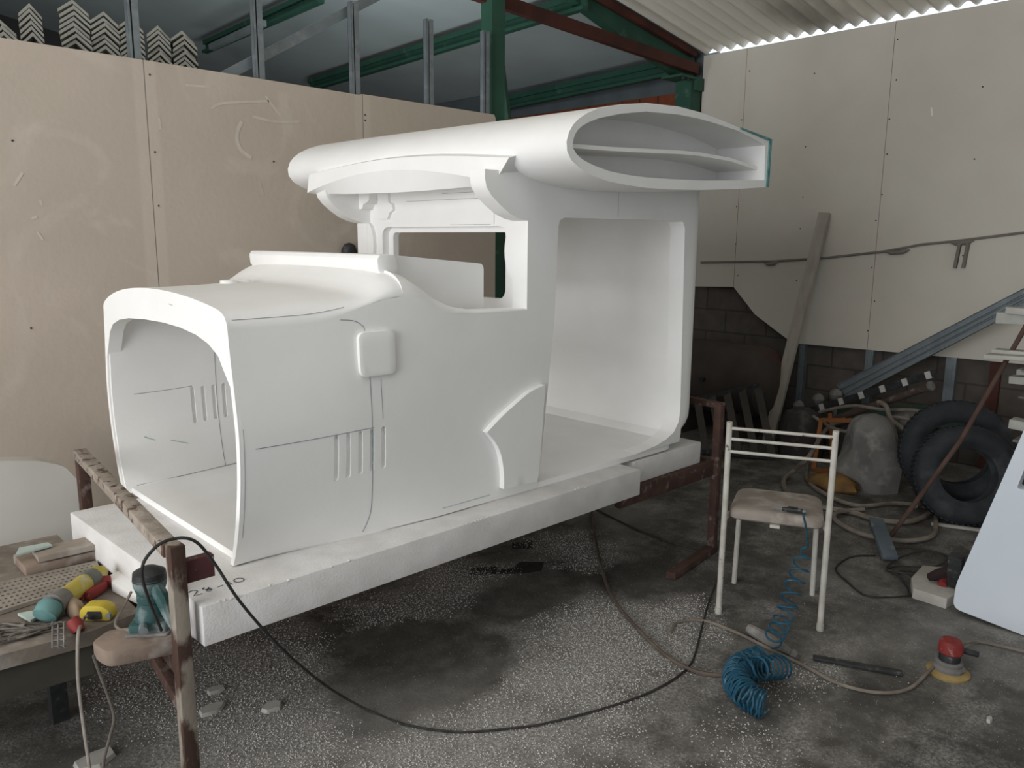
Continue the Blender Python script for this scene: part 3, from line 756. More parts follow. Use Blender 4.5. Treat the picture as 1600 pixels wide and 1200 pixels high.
for cx, ay, hw, which in stacks:
    a = at(cx, ay, 'y', 4.6); l_ = at(cx-hw, ay+20, 'y', 4.6); r_ = at(cx+hw, ay+22, 'y', 4.6)
    hwid = (r_.x-l_.x)/2; drop = .056; th = .0145; L_ = 1.2; dv = Vector((a.x, 4.6)).normalized()*L_
    b = BM(); prof = [(-hwid,-drop-th),(-hwid,-drop),(0,0),(hwid,-drop),(hwid,-drop-th),(0,-th*1.25)]
    prism(b, prof, lambda x, z: (x, 0, z), lambda x, z: (x+dv.x, dv.y, z))
    me = finish(b, 'foam_angle', M_MOULD)
    z = a.z; k = 0
    first = None
    while z-drop-th > 2.487:
        o = bpy.data.objects.new('foam_angle', me) if first is None else first.copy()
        if first is None: first = o
        COL.objects.link(o); o.location = (a.x+random.uniform(-.004,.004), 4.6+random.uniform(-.012,.012), z)
        o['kind'] = 'thing'; o['label'] = ('white angled moulding, '+which); o['category'] = 'moulding'; o['group'] = 'mouldings '+which
        z -= .0268
    for s_ in (-1, 1):
        pass
    b = BM(); zt_ = z+.0268-drop-th-.002
    if zt_ > 2.486: prism(b, [(a.x-hwid*.9, 4.63), (a.x+hwid*.9, 4.63), (a.x+hwid*.9+dv.x*.95, 4.6+dv.y*.95), (a.x-hwid*.9+dv.x*.95, 4.6+dv.y*.95)], lambda x, y: (x, y, 2.481), lambda x, y: (x, y, zt_))
    if len(b.verts): solo('foam_spacer', b, M_MOULD, 'foam spacer, under mouldings '+which.replace('above the partition', ''), 'spacer')
    else: b.free()

# ------------------------------------------------ right wall: fixings, conduit, studs
b = BM()
for y, zs in ((2.49, (3.05,2.78,2.55,2.25,2.0,1.75,1.45,1.2,.95)), (3.69, (3.02,2.6,2.3,1.9,1.62,1.3)), (3.1, (2.95,2.35,2.0,1.75,1.3)), (1.3, (2.95,2.3,1.6,1.0)), (1.9, (2.7,2.2,1.5))):
    for z in zs: lathe(b, [(.006,0),(.005,.002)], (6.279, y+random.uniform(-.03,.03), z+random.uniform(-.04,.04)), (-1,0,0), seg=8)
for x, zs in ((1.49,(2.35,2.0,1.75,1.2)),(2.68,(2.3,2.27,1.9)),(.9,(2.0,1.2)),(2.1,(2.0,))):
    for z in zs: lathe(b, [(.005,0),(.004,.002)], (x, 3.999, z), (0,-1,0), seg=8)
struct('trim_3', b, mat('screw', '3a3835', '4a4743', 20))
cnd = thing('wall_conduit', 'thin plaster-smeared conduit running slightly uphill across the right wall', 'conduit', (6.26, 2.8, 1.45))
cp = [at(px, py, 'x', 6.268) for px, py in ((1095,410),(1160,409),(1213,408),(1290,403),(1382,393),(1440,382),(1500,376),(1620,361))]
b = BM(); tube(b, cp, .009, 8); part('pipe', b, M_RENDER, cnd)
for px, py, ln in ((1205,409,.12),(1402,391,.17),(1503,376,.15)):
    q = at(px, py, 'x', 6.262); b = BM(); tube(b, [q+Vector((0,ln/2,-.012)), q+Vector((0,ln/4,-.02)), q-Vector((0,ln/4,.012)), q-Vector((0,ln/2,-.004))], [.006,.016,.016,.006], 8); part('plaster_lump', b, M_RENDER, cnd)
for px in (1500, 1513):
    a = at(px, 380, 'x', 6.262); c = at(px-8, 419, 'x', 6.262); b = BM(); bar(b, a, c, .02, .03, (1,0,0)); part('drop_leg', b, M_RENDER, cnd)
b = BM(); q = at(1455, 168, 'x', 6.279); bar(b, q, q+Vector((0,-.012,-.06)), .01, .002, (1,0,0)); o = part('paint_fleck', b, M_FOAM, cnd)
for px, w_, lab in ((1250,.05,'galvanised stud at the foot of the right wall beside the leaning batten'),(1355,.06,'galvanised stud low on the right wall, crossed by the bundle of channels'),(1483,.07,'widest galvanised stud low on the right wall, above the tyres')):
    y = at(px, 600, 'x', 6.30).y; b = BM()
    for dy in (-w_/2, w_/2-.004): box(b, 6.296, 6.34, y+dy, y+dy+.004, 0, .83)
    box(b, 6.292, 6.298, y-w_/2, y+w_/2, 0, .83)
    for dy in (-.012, .012): box(b, 6.288, 6.293, y+dy-.003, y+dy+.003, 0, .80)
    solo('metal_stud', b, M_GALV, lab, 'metal stud')
y = at(1553, 600, 'x', 6.32).y; b = BM(); box(b, 6.31, 6.343, y-.035, y+.035, 0, .82); solo('red_post', b, M_OXIDE, 'red-brown post against the blockwork behind the tyres', 'post')

# leaning batten
b = BM(); bar(b, (5.78, 3.02, .0), (6.235, 2.905, 1.835), .085, .035, (1,0,0)); solo('wooden_batten', b, mat('grey_wood', 'b5aea3', 'a59e93', 5, rough=.9, stretch=(4,4,.6)), 'long grey batten leaning against the right wall', 'batten')
# bundle of channels leaning along the wall
a0 = at(1318, 615, 'x', 6.12); a1 = at(1640, 440, 'x', 5.95)
for k in range(9):
    i, j = k % 3, k//3
    off = Vector((-.05*i, random.uniform(-.03,.03), .045*j-.03)); off2 = Vector((-.03*i, 0, .035*j-.06))
    s0 = a0+off; s1 = a1+off2
    b = BM(); d = (s1-s0).normalized(); u = d.cross(Vector((1,0,0))).normalized()
    t = .0025; wd = .042; hgt = .022
    bar(b, s0, s1, t, wd, u); bar(b, s0+u*wd/2-Vector((hgt/2,0,0)), s1+u*wd/2-Vector((hgt/2,0,0)), hgt, t, u); bar(b, s0-u*wd/2-Vector((hgt/2,0,0)), s1-u*wd/2-Vector((hgt/2,0,0)), hgt, t, u)
    solo('metal_channel', b, M_GALV, 'galvanised channel in the bundle slanting up across the right wall', 'metal channel', 'channels in the slanting bundle')
# old dusty tank in the dark corner
tank = thing('water_tank', 'dark dusty cylindrical tank lying in the dim corner behind the car model', 'tank', (5.85, 3.7, 0))
M_TANK = mat('tank', '4f4844', '453f3b', 4, rough=.85, c='5a3a34', cscale=2, clo=.5, chi=.7)
b = BM(); lathe(b, [(.02,-.62),(.18,-.60),(.27,-.54),(.30,-.46),(.30,.20),(.27,.28),(.18,.34),(.02,.36)], (5.86, 3.62, .48), (0,1,0), 28); part('shell', b, M_TANK, tank)
for y in (3.25, 3.75):
    b = BM(); box(b, 5.62, 6.1, y-.03, y+.03, 0, .24); part('foot', b, M_TANK, tank)
b = BM(); tube(b, [(5.56,3.5,.5),(5.52,3.5,.5)], .02, 10); part('outlet', b, M_DARK, tank)
# metal rack with slats
rack = thing('slatted_rack', 'dark metal rack with slanting slats leaning in front of the tank', 'rack', (5.3, 3.05, 0))
ta = Vector((5.35, 3.33, .50)); tb = at(1187, 602, 'x', 5.45)
ta = at(1086, 624, 'x', 5.25)
b = BM(); bar(b, ta, tb, .02, .03); part('top_rail', b, M_DARK, rack)
for k in range(5):
    t = (k+.15)/4.3; p = ta.lerp(tb, t); q = Vector((p.x-.12+.02*k, p.y-.18, .03)); b = BM(); bar(b, p, q, .055, .012, (1,.3,0)); part('slat', b, mat('rack_slat', '57514c', '4a4541', 6), rack)
b = BM(); bar(b, Vector((ta.x-.12, ta.y-.16, .03)), Vector((tb.x-.06, tb.y-.2, .03)), .03, .03); part('bottom_rail', b, M_DARK, rack)

# ------------------------------------------------ steel frame carrying the slabs
fr = thing('steel_trestle', 'rusty chipped steel frame on posts carrying the foam slabs of the car model', 'frame', (2.1, 2.6, 0))
def fbar(name, a, c, m, wd=.04, ht=.04, label=None, upv=(0,0,1)):
    b = BM(); bar(b, a, c, wd, ht, upv); return part(name, b, m, fr, label, bevel=.003)
P1 = (.745, 2.05); P2 = (.855, 3.24); P3 = (3.505, 2.105); P4 = (3.60, 3.20)
fbar('post', (P1[0], P1[1], 0), (P1[0], P1[1], .80), M_CHIP, label='post with flaking pale paint', upv=(1,0,0)); fbar('post', (*P2, 0), (*P2, .77), M_RUST, upv=(1,0,0))
fbar('post', (*P3, 0), (*P3, .79), M_RUST, upv=(1,0,0)); fbar('post', (*P4, 0), (*P4, .77), M_RUST, upv=(1,0,0))
fbar('top_bar', (P1[0]-.002, P1[1]+.02, .778), (P2[0], P2[1]+.02, .785), mat('crusted_paint', 'a69c90', '8b8075', 16, rough=.9, c='5a463c', cscale=26, clo=.54, chi=.62, bump=.6, bscale=35), .045, .035, label='top bar crusted with plaster')
fbar('top_bar', (P3[0], P3[1]-.02, .785), (P4[0], P4[1], .785), M_RUST, .04, .03)
fbar('side_rail', (.78, 2.22, .478), (3.5, 2.22, .478), M_RUST, .04, .04); fbar('side_rail', (2.72, 2.125, .457), (3.485, 2.125, .457), M_RUST, .035, .08); fbar('side_rail', (.87, 2.95, .455), (3.58, 2.95, .455), M_RUST, .04, .08)
fbar('cross_rail', (P1[0], P1[1]+.02, .455), (P2[0], P2[1]-.02, .455), M_RUST, .03, .08); fbar('cross_rail', (P3[0], P3[1]+.02, .455), (P4[0], P4[1]-.02, .455), M_RUST, .03, .08)
fbar('foot', (3.05, 2.045, .02), (3.52, 2.105, .02), M_RUST, .05, .035)
q = at(308, 884, 'y', 2.07)
b = BM(); box(b, .765, .845, 2.045, 2.075, q.z-.032, q.z+.03); part('stub', b, mat('maroon_paint', '5f3a3b', '503032', 12, c='a59a95', cscale=20, clo=.58, chi=.64), fr, 'short maroon stub')
fbar('diagonal_brace', (P1[0]+.01, P1[1]+.03, .30), (P2[0]-.04, P2[1]-.3, .43), M_RUST, .03, .04)

# ------------------------------------------------ chair
ch = thing('metal_chair', 'white tubular metal chair with dusty padded seat, seen from behind', 'chair', (3.16, 1.585, 0)); ch.rotation_euler = (0, 0, radians(-64.8))
def cpart(name, b, m, label=None, bevel=0):
    o = bpy.data.objects.new(name, finish(b, name, m, 35, bevel)); COL.objects.link(o); o.parent = ch
    if label: o['label'] = label
    return o
for s_ in (-1, 1):
    b = BM(); tube(b, [(s_*.208,-.175,0),(s_*.207,-.165,.45),(s_*.207,-.175,.86)], .0125, 12); cpart('back_post', b, M_CREAM)
    b = BM(); tube(b, [(s_*.175,.175,0),(s_*.170,.165,.30),(s_*.166,.155,.385),(s_*.15,.15,.412),(s_*.10,.15,.418),(0,.15,.418)], .0115, 10); cpart('leg', b, M_CREAM)
    b = BM(); lathe(b, [(.015,0),(.015,.03)], (s_*.208,-.175,-.001), seg=12); cpart('foot_cap', b, M_CREAM)
    b = BM(); tube(b, [(s_*.205,-.165,.43),(s_*.16,.15,.425)], .01, 8); cpart('seat_rail', b, M_CREAM)
for z in (.833, .787, .733):
    b = BM(); tube(b, [(-.207,-.175,z),(.207,-.175,z)], .0068, 8); cpart('back_rung', b, M_CREAM)
b = BM(); sp_ = roundpoly([(-.192,-.155),(.192,-.155),(.18,.19),(-.18,.19)], [.05,.05,.07,.07], 6)
lay = [(.94,.428),(1.0,.436),(1.01,.452),(1.0,.466),(.955,.475),(.85,.480),(.5,.482)]
rings = [[b.verts.new((x*k, (y-.01)*k+.01, z)) for x, y in sp_] for k, z in lay]
for r0, r1 in zip(rings, rings[1:]):
    for i in range(len(sp_)): b.faces.new((r0[i], r0[(i+1) % len(sp_)], r1[(i+1) % len(sp_)], r1[i]))
b.faces.new(rings[0][::-1]); b.faces.new(rings[-1]); cpart('seat', b, M_SEAT)
b = BM(); box(b, -.02, .02, -.168, -.150, .418, .430); cpart('seat_bracket', b, M_CREAM)

# ------------------------------------------------ air hose and blow gun
def helix(path, r, turns, per=14, squash=1.0):
    P = spline(path, 24); L_ = [0]
    for a, c in zip(P, P[1:]): L_.append(L_[-1]+(c-a).length)
    out = []; n = int(turns*per)
    prev = None
    for k in range(n+1):
        s = L_[-1]*k/n; i = 0
        while i < len(L_)-2 and L_[i+1] < s: i += 1
        f = (s-L_[i])/max(1e-9, L_[i+1]-L_[i]); p = P[i].lerp(P[i+1], f); t = (P[i+1]-P[i]).normalized()
        if prev is None: u = t.orthogonal().normalized()
        else: u = (prev-t*prev.dot(t)).normalized()
        prev = u; v = t.cross(u); a = 2*pi*k/per; rr = r(k/n) if callable(r) else r
        o = p+rr*(cos(a)*u+sin(a)*v); o.z = max(o.z, .005); out.append(o)
    return out
e = at(1261, 846, 'z', .44); g0 = at(1254, 800, 'z', .487); g1 = at(1262, 838, 'z', .487)
hose = thing('coiled_air_hose', 'blue coiled air hose stretching from the chair seat to a heap on the floor', 'air hose', (2.7, 1.35, 0))
b = BM(); f0_ = at(1252,885,'x',2.86); 
pth = [g1+Vector((0,0,-.0)), Vector((e.x-.02, e.y-.01, .42)), at(1244,905,'x',2.80), at(1226,960,'x',2.72), at(1206,1002,'z',.055)]
tube(b, [g0, g0.lerp(g1, .5)+Vector((0,0,.004)), g1], .0042, 6)
hp = helix(pth[1:], lambda t: .012+.022*min(1, t*6), 9, 18); tube(b, [g1]+hp, .0040, 6)
part('stretched_coil', b, M_BLUE, hose)
b = BM(); hp = helix([at(1188,1030,'z',.05), at(1160,1040,'z',.055), at(1150,1062,'z',.055), at(1168,1088,'z',.055), at(1195,1102,'z',.05)], .046, 34, 14)
hp = [p+Vector((random.gauss(0,.002), random.gauss(0,.002), random.gauss(0,.002))) for p in hp]; tube(b, hp, .0042, 6)
hp = helix([at(1150,1050,'z',.05), at(1180,1045,'z',.09), at(1222,1042,'z',.05)], .042, 9, 14); tube(b, hp, .0042, 6)
part('coil_heap', b, M_BLUE, hose)
gun = thing('blow_gun', 'small black blow gun lying on the chair seat', 'blow gun', at(1240, 797, 'z', .482))
p0 = at(1222,795,'z',.495); p1 = at(1254,799,'z',.495)
b = BM(); tube(b, [p0, p0.lerp(p1,.3), p0.lerp(p1,.7), p1], [.008,.011,.012,.010], 8); part('body', b, M_DARK, gun)
b = BM(); tube(b, [p0, at(1205,793,'z',.493)], .0035, 6); part('nozzle', b, M_GALV, gun)
b = BM(); lathe(b, [(.006,-.01),(.009,0),(.009,.008),(.006,.014)], p1, (p1-p0), 10); part('hose_fitting', b, M_GALV, gun)
b = BM(); tube(b, [p0.lerp(p1,.3)+Vector((0,0,.012)), p0.lerp(p1,.8)+Vector((-.01,0,.016))], .0035, 6); part('trigger', b, M_DARK, gun)

# ------------------------------------------------ floor: cables, tools
def cable(name, pts, r, m, label, cat='cable', n=10):
    b = BM(); tube(b, spline(pts, n), r, 7); return solo(name, b, m, label, cat)
fz = lambda px, py, z=.006: at(px, py, 'z', z)
cable('power_cable', [at(252,985,'z',.56), at(222,900,'y',1.98), at(240,858,'y',1.96), at(272,842,'y',1.96), at(305,846,'y',1.95), at(335,880,'y',1.95), at(375,940,'y',1.94), at(430,1003,'y',2.0), at(480,1049,'y',2.10), at(525,1082,'y',2.16), fz(580,1112), fz(640,1134), fz(720,1144), fz(800,1138), fz(850,1131), fz(940,1108), fz(1010,1084), fz(1060,1056), fz(1083,1030), fz(1098,975), fz(1108,940), fz(1121,905)], .0042, M_BLACKC, 'black power cable looping from the green sander over the frame and along the floor')
cable('pale_hose', [fz(925,800,.01), fz(930,840,.01), fz(938,880,.01), fz(955,930,.01), fz(990,975,.01), fz(1030,1015,.01), fz(1062,1038,.01), fz(1100,1052,.01), fz(1150,1056,.01)], .008, mat('hose_brown', '6d6258', '594f47', 10), 'brown dusty hose curving out from under the foam slab', 'hose')
cable('floor_lead', [fz(930,795), fz(990,825), fz(1050,848), fz(1110,862)], .005, mat('lead_dark', '4a443f', '3c3733', 10), 'dark lead running under the slabs to the rusty frame foot')
cable('sander_hose', [fz(1047,990,.008), fz(1060,972,.008), fz(1100,970,.008), fz(1150,988,.008), fz(1205,1015,.008), fz(1260,1042,.008), fz(1310,1068,.008), fz(1370,1082,.008), fz(1420,1076,.008), fz(1455,1045,.02), at(1482,1020,'z',.06)], .0065, M_HOSE, 'pale air hose sweeping along the floor to the red sander', 'hose')
cable('sander_hose', [at(1490,1016,'z',.08), at(1505,1006,'z',.05), fz(1530,1003,.01), fz(1600,1018,.01), fz(1680,1040,.01)], .0065, M_HOSE, 'pale air hose leaving the red sander towards the white leaning panel', 'hose')
cable('black_flex', [fz(1368,868), fz(1330,870), fz(1306,888), fz(1325,910), fz(1352,930), fz(1390,933), fz(1425,930)], .0045, M_BLACKC, 'black flex making a wide loop beside the white foam offcut')
cable('tangled_flex', [fz(1390,857,.01), fz(1440,858,.02), fz(1480,870,.02), fz(1460,885,.02), fz(1400,885,.01), fz(1388,892,.01), fz(1420,905,.02), fz(1460,912,.02), fz(1462,900,.03), fz(1448,902,.03), fz(1455,915,.03), fz(1420,898,.02), fz(1385,888,.02), fz(1415,868,.02), fz(1455,862,.02), fz(1490,880,.02), fz(1450,895,.01), fz(1405,892,.01), fz(1418,918,.01), fz(1421,931,.01)], .0045, M_BLACKC, 'tangle of black flex beside the grey scraper')
# flat dark rod
b = BM(); bar(b, fz(1270,1027,.012), fz(1410,1052,.012), .03, .012); solo('flat_bar', b, M_DARK, 'flat dark metal bar lying on the floor right of the blue hose', 'bar', bevel=.002)
b = BM(); a = at(1170,982,'z',.03); c = at(1240,1022,'z',.02); tube(b, [a, a.lerp(c,.5), a.lerp(c,.8), c], [.02,.028,.02,.012], 10); lathe(b, [(.016,-.01),(.022,0),(.012,.02)], c, (c-a), 8); solo('dusty_spray_gun', b, M_DUST, 'dusty pale tool body lying beside the blue hose heap', 'tool')
# red round sander
sc_ = fz(1481, 1052, 0)
sd_ = thing('orbital_sander', 'small red and black round sander standing on a worn yellow pad', 'sander', sc_)
b = BM(); lathe(b, [(.072,.0),(.075,.010),(.060,.018)], sc_, seg=28); part('pad', b, mat('pad', 'a8915f', '8f7a4e', 14), sd_)
b = BM(); lathe(b, [(.052,.018),(.055,.03),(.045,.038),(.048,.05),(.040,.056)], sc_, seg=24); part('skirt', b, M_DUST, sd_)
b = BM(); lathe(b, [(.036,.05),(.038,.075),(.036,.085)], sc_, seg=24); part('motor_ring', b, M_DARK, sd_)
b = BM(); lathe(b, [(.037,.084),(.043,.09),(.043,.12),(.034,.136),(.01,.142)], sc_, seg=24); part('head', b, M_RED, sd_)
b = BM(); tube(b, [sc_+Vector((.02,-.03,.10)), sc_+Vector((.05,-.08,.09))], .012, 8); part('air_inlet', b, M_DARK, sd_)
# scraper board and pole
b = BM(); a = at(1368,812,'z',.12); c = fz(1391,872,.03); bar(b, a, c, .075, .028, (0,0,1)); sb = solo('scraper_board', b, mat('blue_grey_board', '5c656d', '4f575e', 8, c='7d7c79', cscale=14, clo=.55, chi=.68), 'blue-grey board leaning beside the foot of the rusty pole', 'board', bevel=.003)
b = BM(); tube(b, [Vector((4.40,1.54,.0)), at(1500,690,'x',4.62), at(1600,515,'x',4.85), at(1680,375,'x',5.05)], .013, 10); solo('rusty_pole', b, mat('pole_rust', '5d4840', '4d3b34', 9), 'long thin rusty pole standing slanted in front of the tyres', 'pole')
b = BM(); pl = [fz(*q, 0) for q in ((1422,918),(1440,898),(1510,905),(1500,940),(1478,952),(1425,935))]; V0 = [b.verts.new(p) for p in pl]; V1 = [b.verts.new(p+Vector((0,0,.05))) for p in pl]
b.faces.new(V0[::-1]); b.faces.new(V1)
for i in range(6): b.faces.new((V0[i], V0[(i+1) % 6], V1[(i+1) % 6], V1[i]))
solo('foam_offcut', b, mat('foam_dusty', 'bdb9b2', 'aaa69e', 12, rough=.9), 'thick dusty white foam offcut beneath the red tool', 'foam offcut', bevel=.004)
dr = thing('power_drill', 'red and black power tool half hidden behind the white leaning panel', 'power tool', fz(1475, 915, .05))
a = at(1452,902,'z',.08); c = at(1490,893,'z',.10)
b = BM(); tube(b, [a, a.lerp(c,.4), c], [.018,.03,.032], 10); part('body', b, mat('tool_black', '2b2425', '3c2a2a', 8), dr)
b = BM(); tube(b, [at(1472,915,'z',.056), at(1476,893,'z',.09)], [.02,.022], 8); part('switch_grip', b, M_RED, dr)
b = BM(); bar(b, at(1492,915,'z',.06), at(1495,868,'z',.22), .06, .05, (1,0,0)); part('battery', b, M_DARK, dr, bevel=.006)
# crumbs and offcuts on the floor
for k, (px, py, sx, lab) in enumerate(((330,1112,.06,'pale foam offcut on the floor below the slab corner'),(425,1108,.055,'pale foam offcut on the floor right of another, in the granules'),(335,1082,.04,'small foam chip behind the two offcuts on the floor'),(1545,1128,.02,'tiny white foam crumb at the lower right of the floor'),(150,1190,.09,'pale foam offcut at the bottom edge beside the pale cords'))):
    q = fz(px, py, 0); a = random.uniform(0, 3); b = BM()
    pl = [(sx*cos(a+t)*random.uniform(.6,1), .6*sx*sin(a+t)*random.uniform(.7,1)) for t in (0,1.2,2.2,3.4,4.6,5.4)]
    prism(b, pl, lambda x, y: (q.x+x, q.y+y, .001), lambda x, y: (q.x+x*.9, q.y+y*.9,   .015)); solo('foam_chip', b, mat('foam_dusty', 'bdb9b2', 'aaa69e', 12, rough=.9), lab, 'foam chip')
from mathutils import noise as mn
b = BM(); cnt = 0
while cnt < 26000:
    x = random.uniform(.5, 3.6); y = random.uniform(.8, 3.3)
    n_ = mn.noise((x*3.2+3, y*3.2, 0))*.9+mn.noise((x*9, y*9, 3))*.35
    if random.random() > (.008 if dust_at(x, y) < .02 else 1)*max(.012, min(1, (dust_at(x, y)+n_*.9-.05)*1.3)): continue
    r = random.choice((1, 1, 1.5))*random.uniform(.0013, .0026); cnt += 1
    c = (x, y, r*.8); vs = [b.verts.new((c[0]+dx*r, c[1]+dy*r, c[2]+dz*r)) for dx, dy, dz in ((1,0,0),(0,1,0),(-1,0,0),(0,-1,0),(0,0,1))]
    for i in range(4): b.faces.new((vs[i], vs[(i+1) % 4], vs[4]))
me = bpy.data.meshes.new('foam_granules'); b.to_mesh(me); b.free(); me.materials.append(mat('bead', 'c9c6c2', 'b5b2ae', 50, rough=.9))
o = bpy.data.objects.new('foam_granules', me); COL.objects.link(o); o['kind'] = 'stuff'; o['label'] = 'white foam granules scattered over the concrete floor'; o['category'] = 'granules'
b = BM()
for pl in ([(735,888),(775,884),(778,890),(800,888),(812,878),(850,878),(846,892),(820,896),(735,898)], [(800,848),(832,845),(832,858),(800,857)]):
    V_ = [b.verts.new(fz(*q, .0012)) for q in pl]; b.faces.new(V_)
struct('floor_marking', b, mat('tape', '35322f', '3d3936', 20), 180)

# ------------------------------------------------ white leaning panel at the right
pn = BM(); PX = 3.66
pts = [at(*q, 'x', PX) for q in ((1488,950),(1492,915),(1560,752),(1606,640),(1660,610),(1760,640),(1800,1060),(1700,1040),(1600,1003))]
pts = [(p.y, max(.004, p.z)) for p in pts]; out = roundpoly(pts, [.035,.03,0,.05,.03,.0,.0,0,0], 6)
hl = [at(*q, 'x', PX) for q in ((1582,768),(1603,712),(1650,700),(1650,778))]; hl = roundpoly([(p.y, p.z) for p in hl], .012, 4)
panel(pn, out, [hl], .08, lambda y, z: (PX+.10*z, y, z), lambda y, z: (PX+.07+.10*z, y, z))
solo('foam_sheet', pn, mat('foam_sky_tint', 'd6dde4', 'cfd7df', 2, rough=.7), 'large smooth white panel with a rounded corner and a cut-out, at the right', 'foam panel', kind='thing')  # white foam; the blue cast of sky light is mixed into its colour

# ------------------------------------------------ tyres and clutter by the right wall
def tyre(c, n, R, rim, wd, label):
    t = thing('car_tyre', label, 'tyre', c, None)
    b = BM(); h = wd/2
    prof = [(rim, -h*.62),(rim+.02, -h*.8),(R-.075, -h),(R-.03, -h*.93),(R-.012, -h*.7),(R, -h*.55),(R, h*.55),(R-.012, h*.7),(R-.03, h*.93),(R-.075, h),(rim+.02, h*.8),(rim, h*.62),(rim+.015, h*.55),(R-.04, h*.7),(R-.025, 0),(R-.04, -h*.7),(rim+.015, -h*.55)]
    ax = Vector(n).normalized(); u = ax.orthogonal().normalized(); v = ax.cross(u); rings = []
    seg = 48
    for r, hh in prof: rings.append([b.verts.new(Vector(c)+ax*hh+r*(cos(2*pi*k/seg)*u+sin(2*pi*k/seg)*v)) for k in range(seg)])
    for i in range(len(rings)):
        a_, c_ = rings[i], rings[(i+1) % len(rings)]
        for k in range(seg): b.faces.new((a_[k], a_[(k+1) % seg], c_[(k+1) % seg], c_[k]))
    part('carcass', b, M_RUBBER, t, sharp=50)
    b = BM()
    for k in range(60):
        a_ = 2*pi*k/60; d_ = cos(a_)*u+sin(a_)*v; tt = -sin(a_)*u+cos(a_)*v; p = Vector(c)+d_*(R+.001)
        bar(b, p-ax*h*.5+tt*.006, p+ax*h*.5-tt*.006, .018, .008, d_)
    part('tread', b, M_RUBBER, t)
    return t
tyre((4.98, 1.36, .285), (-.74, -.50, .22), .285, .155, .17, 'front one of two old car tyres, leaning by the rusty pole')
ty2 = at(1492, 716, 'x', 5.32)
tyre((5.32, ty2.y, .325), (-.78, -.42, .16), .32, .19, .19, 'rear, larger car tyre standing behind the other')
# grey covered sack
def blob(name, base, prof, m, label, cat, seed, seg=22, wob=.16, sx=1, sy=1):
    b = BM(); rings = []
    for i, (r, z) in enumerate(prof):
        ring = []
        for k in range(seg):
            a = 2*pi*k/seg; f = 1+wob*mn.noise((cos(a)*1.4+seed, sin(a)*1.4, z*5))+.5*wob*mn.noise((cos(a)*4+seed, sin(a)*4, z*2))
            ring.append(b.verts.new((base[0]+r*f*cos(a)*sx, base[1]+r*f*sin(a)*sy, base[2]+z)))
        rings.append(ring)
    for a_, c_ in zip(rings, rings[1:]):
        for k in range(seg): b.faces.new((a_[k], a_[(k+1) % seg], c_[(k+1) % seg], c_[k]))
    b.faces.new(rings[0][::-1]); b.faces.new(rings[-1]); return solo(name, b, m, label, cat, sharp=60)
blob('covered_sack', (5.28, 2.02, .0), [(.19,0),(.20,.08),(.19,.18),(.17,.28),(.15,.37),(.12,.44),(.07,.48),(.02,.495)], M_DUST, 'lumpy grey dust-covered sack in front of the tyres', 'sack', 3, wob=.35)
blob('yellow_sack', (5.05, 2.14, .0), [(.10,0),(.12,.03),(.10,.07),(.05,.10),(.01,.11)], mat('ochre', '8a6a38', '5a4433', 9, c='4a3a34', cscale=6), 'small ochre and brown bag slumped at the foot of the grey sack', 'bag', 9, wob=.5, sy=1.3)
blob('grey_bundle', (5.75, 1.98, .28), [(.08,0),(.12,.06),(.10,.14),(.03,.18)], M_DUST, 'rounded grey bundle behind the grey sack', 'bundle', 5)
# orange metal frame
of_ = thing('orange_stand', 'orange painted metal stand among the clutter behind the chair', 'stand', (5.45, 2.6, 0))
def obar(a, c, nm='leg', wd=.028): b = BM(); bar(b, a, c, wd, wd); part(nm, b, M_ORANGEP, of_)
A_ = at(1283,656,'x',5.55); B_ = at(1334,657,'x',5.55); Cc = at(1271,735,'x',5.35); Dd = at(1317,735,'x',5.25)
obar(A_, Cc); obar(B_, Dd); obar(A_, B_, 'top_bar'); obar(Cc, Dd, 'bottom_bar')
E_ = at(1352,668,'x',5.7); G_ = at(1342,712,'x',5.7); G_.z = .06; obar(E_, G_); obar(Vector((A_.x+.25,A_.y+.05,A_.z)), Vector((Cc.x+.3,Cc.y,.02)))
for q in (Cc, Dd): obar(q, Vector((q.x, q.y, .0)), 'foot_end')
blob('dark_motor', (5.88, 2.36, .0), [(.12,0),(.15,.08),(.14,.2),(.10,.27),(.03,.30)], mat('dark_lump', '3f3b3a', '353130', 8, c='5d5a58', cscale=9, clo=.5, chi=.7), 'dark dusty rounded motor behind the orange stand', 'motor', 12)
blob('dark_motor', (5.70, 2.70, .0), [(.16,0),(.18,.10),(.17,.24),(.13,.33),(.04,.37)], mat('dark_lump', '3f3b3a'), 'dark brown lumpy drum at the foot of the leaning batten', 'drum', 15)
# rods with white spacers, and a rolled end
r0 = at(1255, 645, 'x', 5.9); r1 = at(1462, 583, 'x', 5.75)
rod = thing('spacer_rod', 'dark rod with six white square spacers, lying on the heap', 'rod', (r0+r1)/2)
b = BM(); bar(b, r0, r1, .03, .05); part('bar', b, M_DARK, rod)
for k in range(6):
    p = r0.lerp(r1, .17+.158*k); b = BM(); d = (r1-r0).normalized(); bar(b, p-d*.019, p+d*.019, .045, .05); part('spacer', b, mat('white_square', 'c5c4be', 'b4b3ad', 20), rod)
r0 = at(1290,660,'x',5.85); r1 = at(1452,604,'x',5.62)
rl = thing('rolled_pipe', 'brown dusty pipe under the rod with white spacers', 'pipe', (r0+r1)/2)
b = BM(); tube(b, [r0, r1], .026, 12); part('pipe_body', b, mat('brown_pipe', '584a44', '473b36', 8, c='8c8782', cscale=10, clo=.52, chi=.66), rl)
b = BM(); lathe(b, [(.02,0),(.034,.005),(.034,.02),(.02,.03)], r1, (r1-r0), 14); part('rolled_end', b, M_DUST, rl)
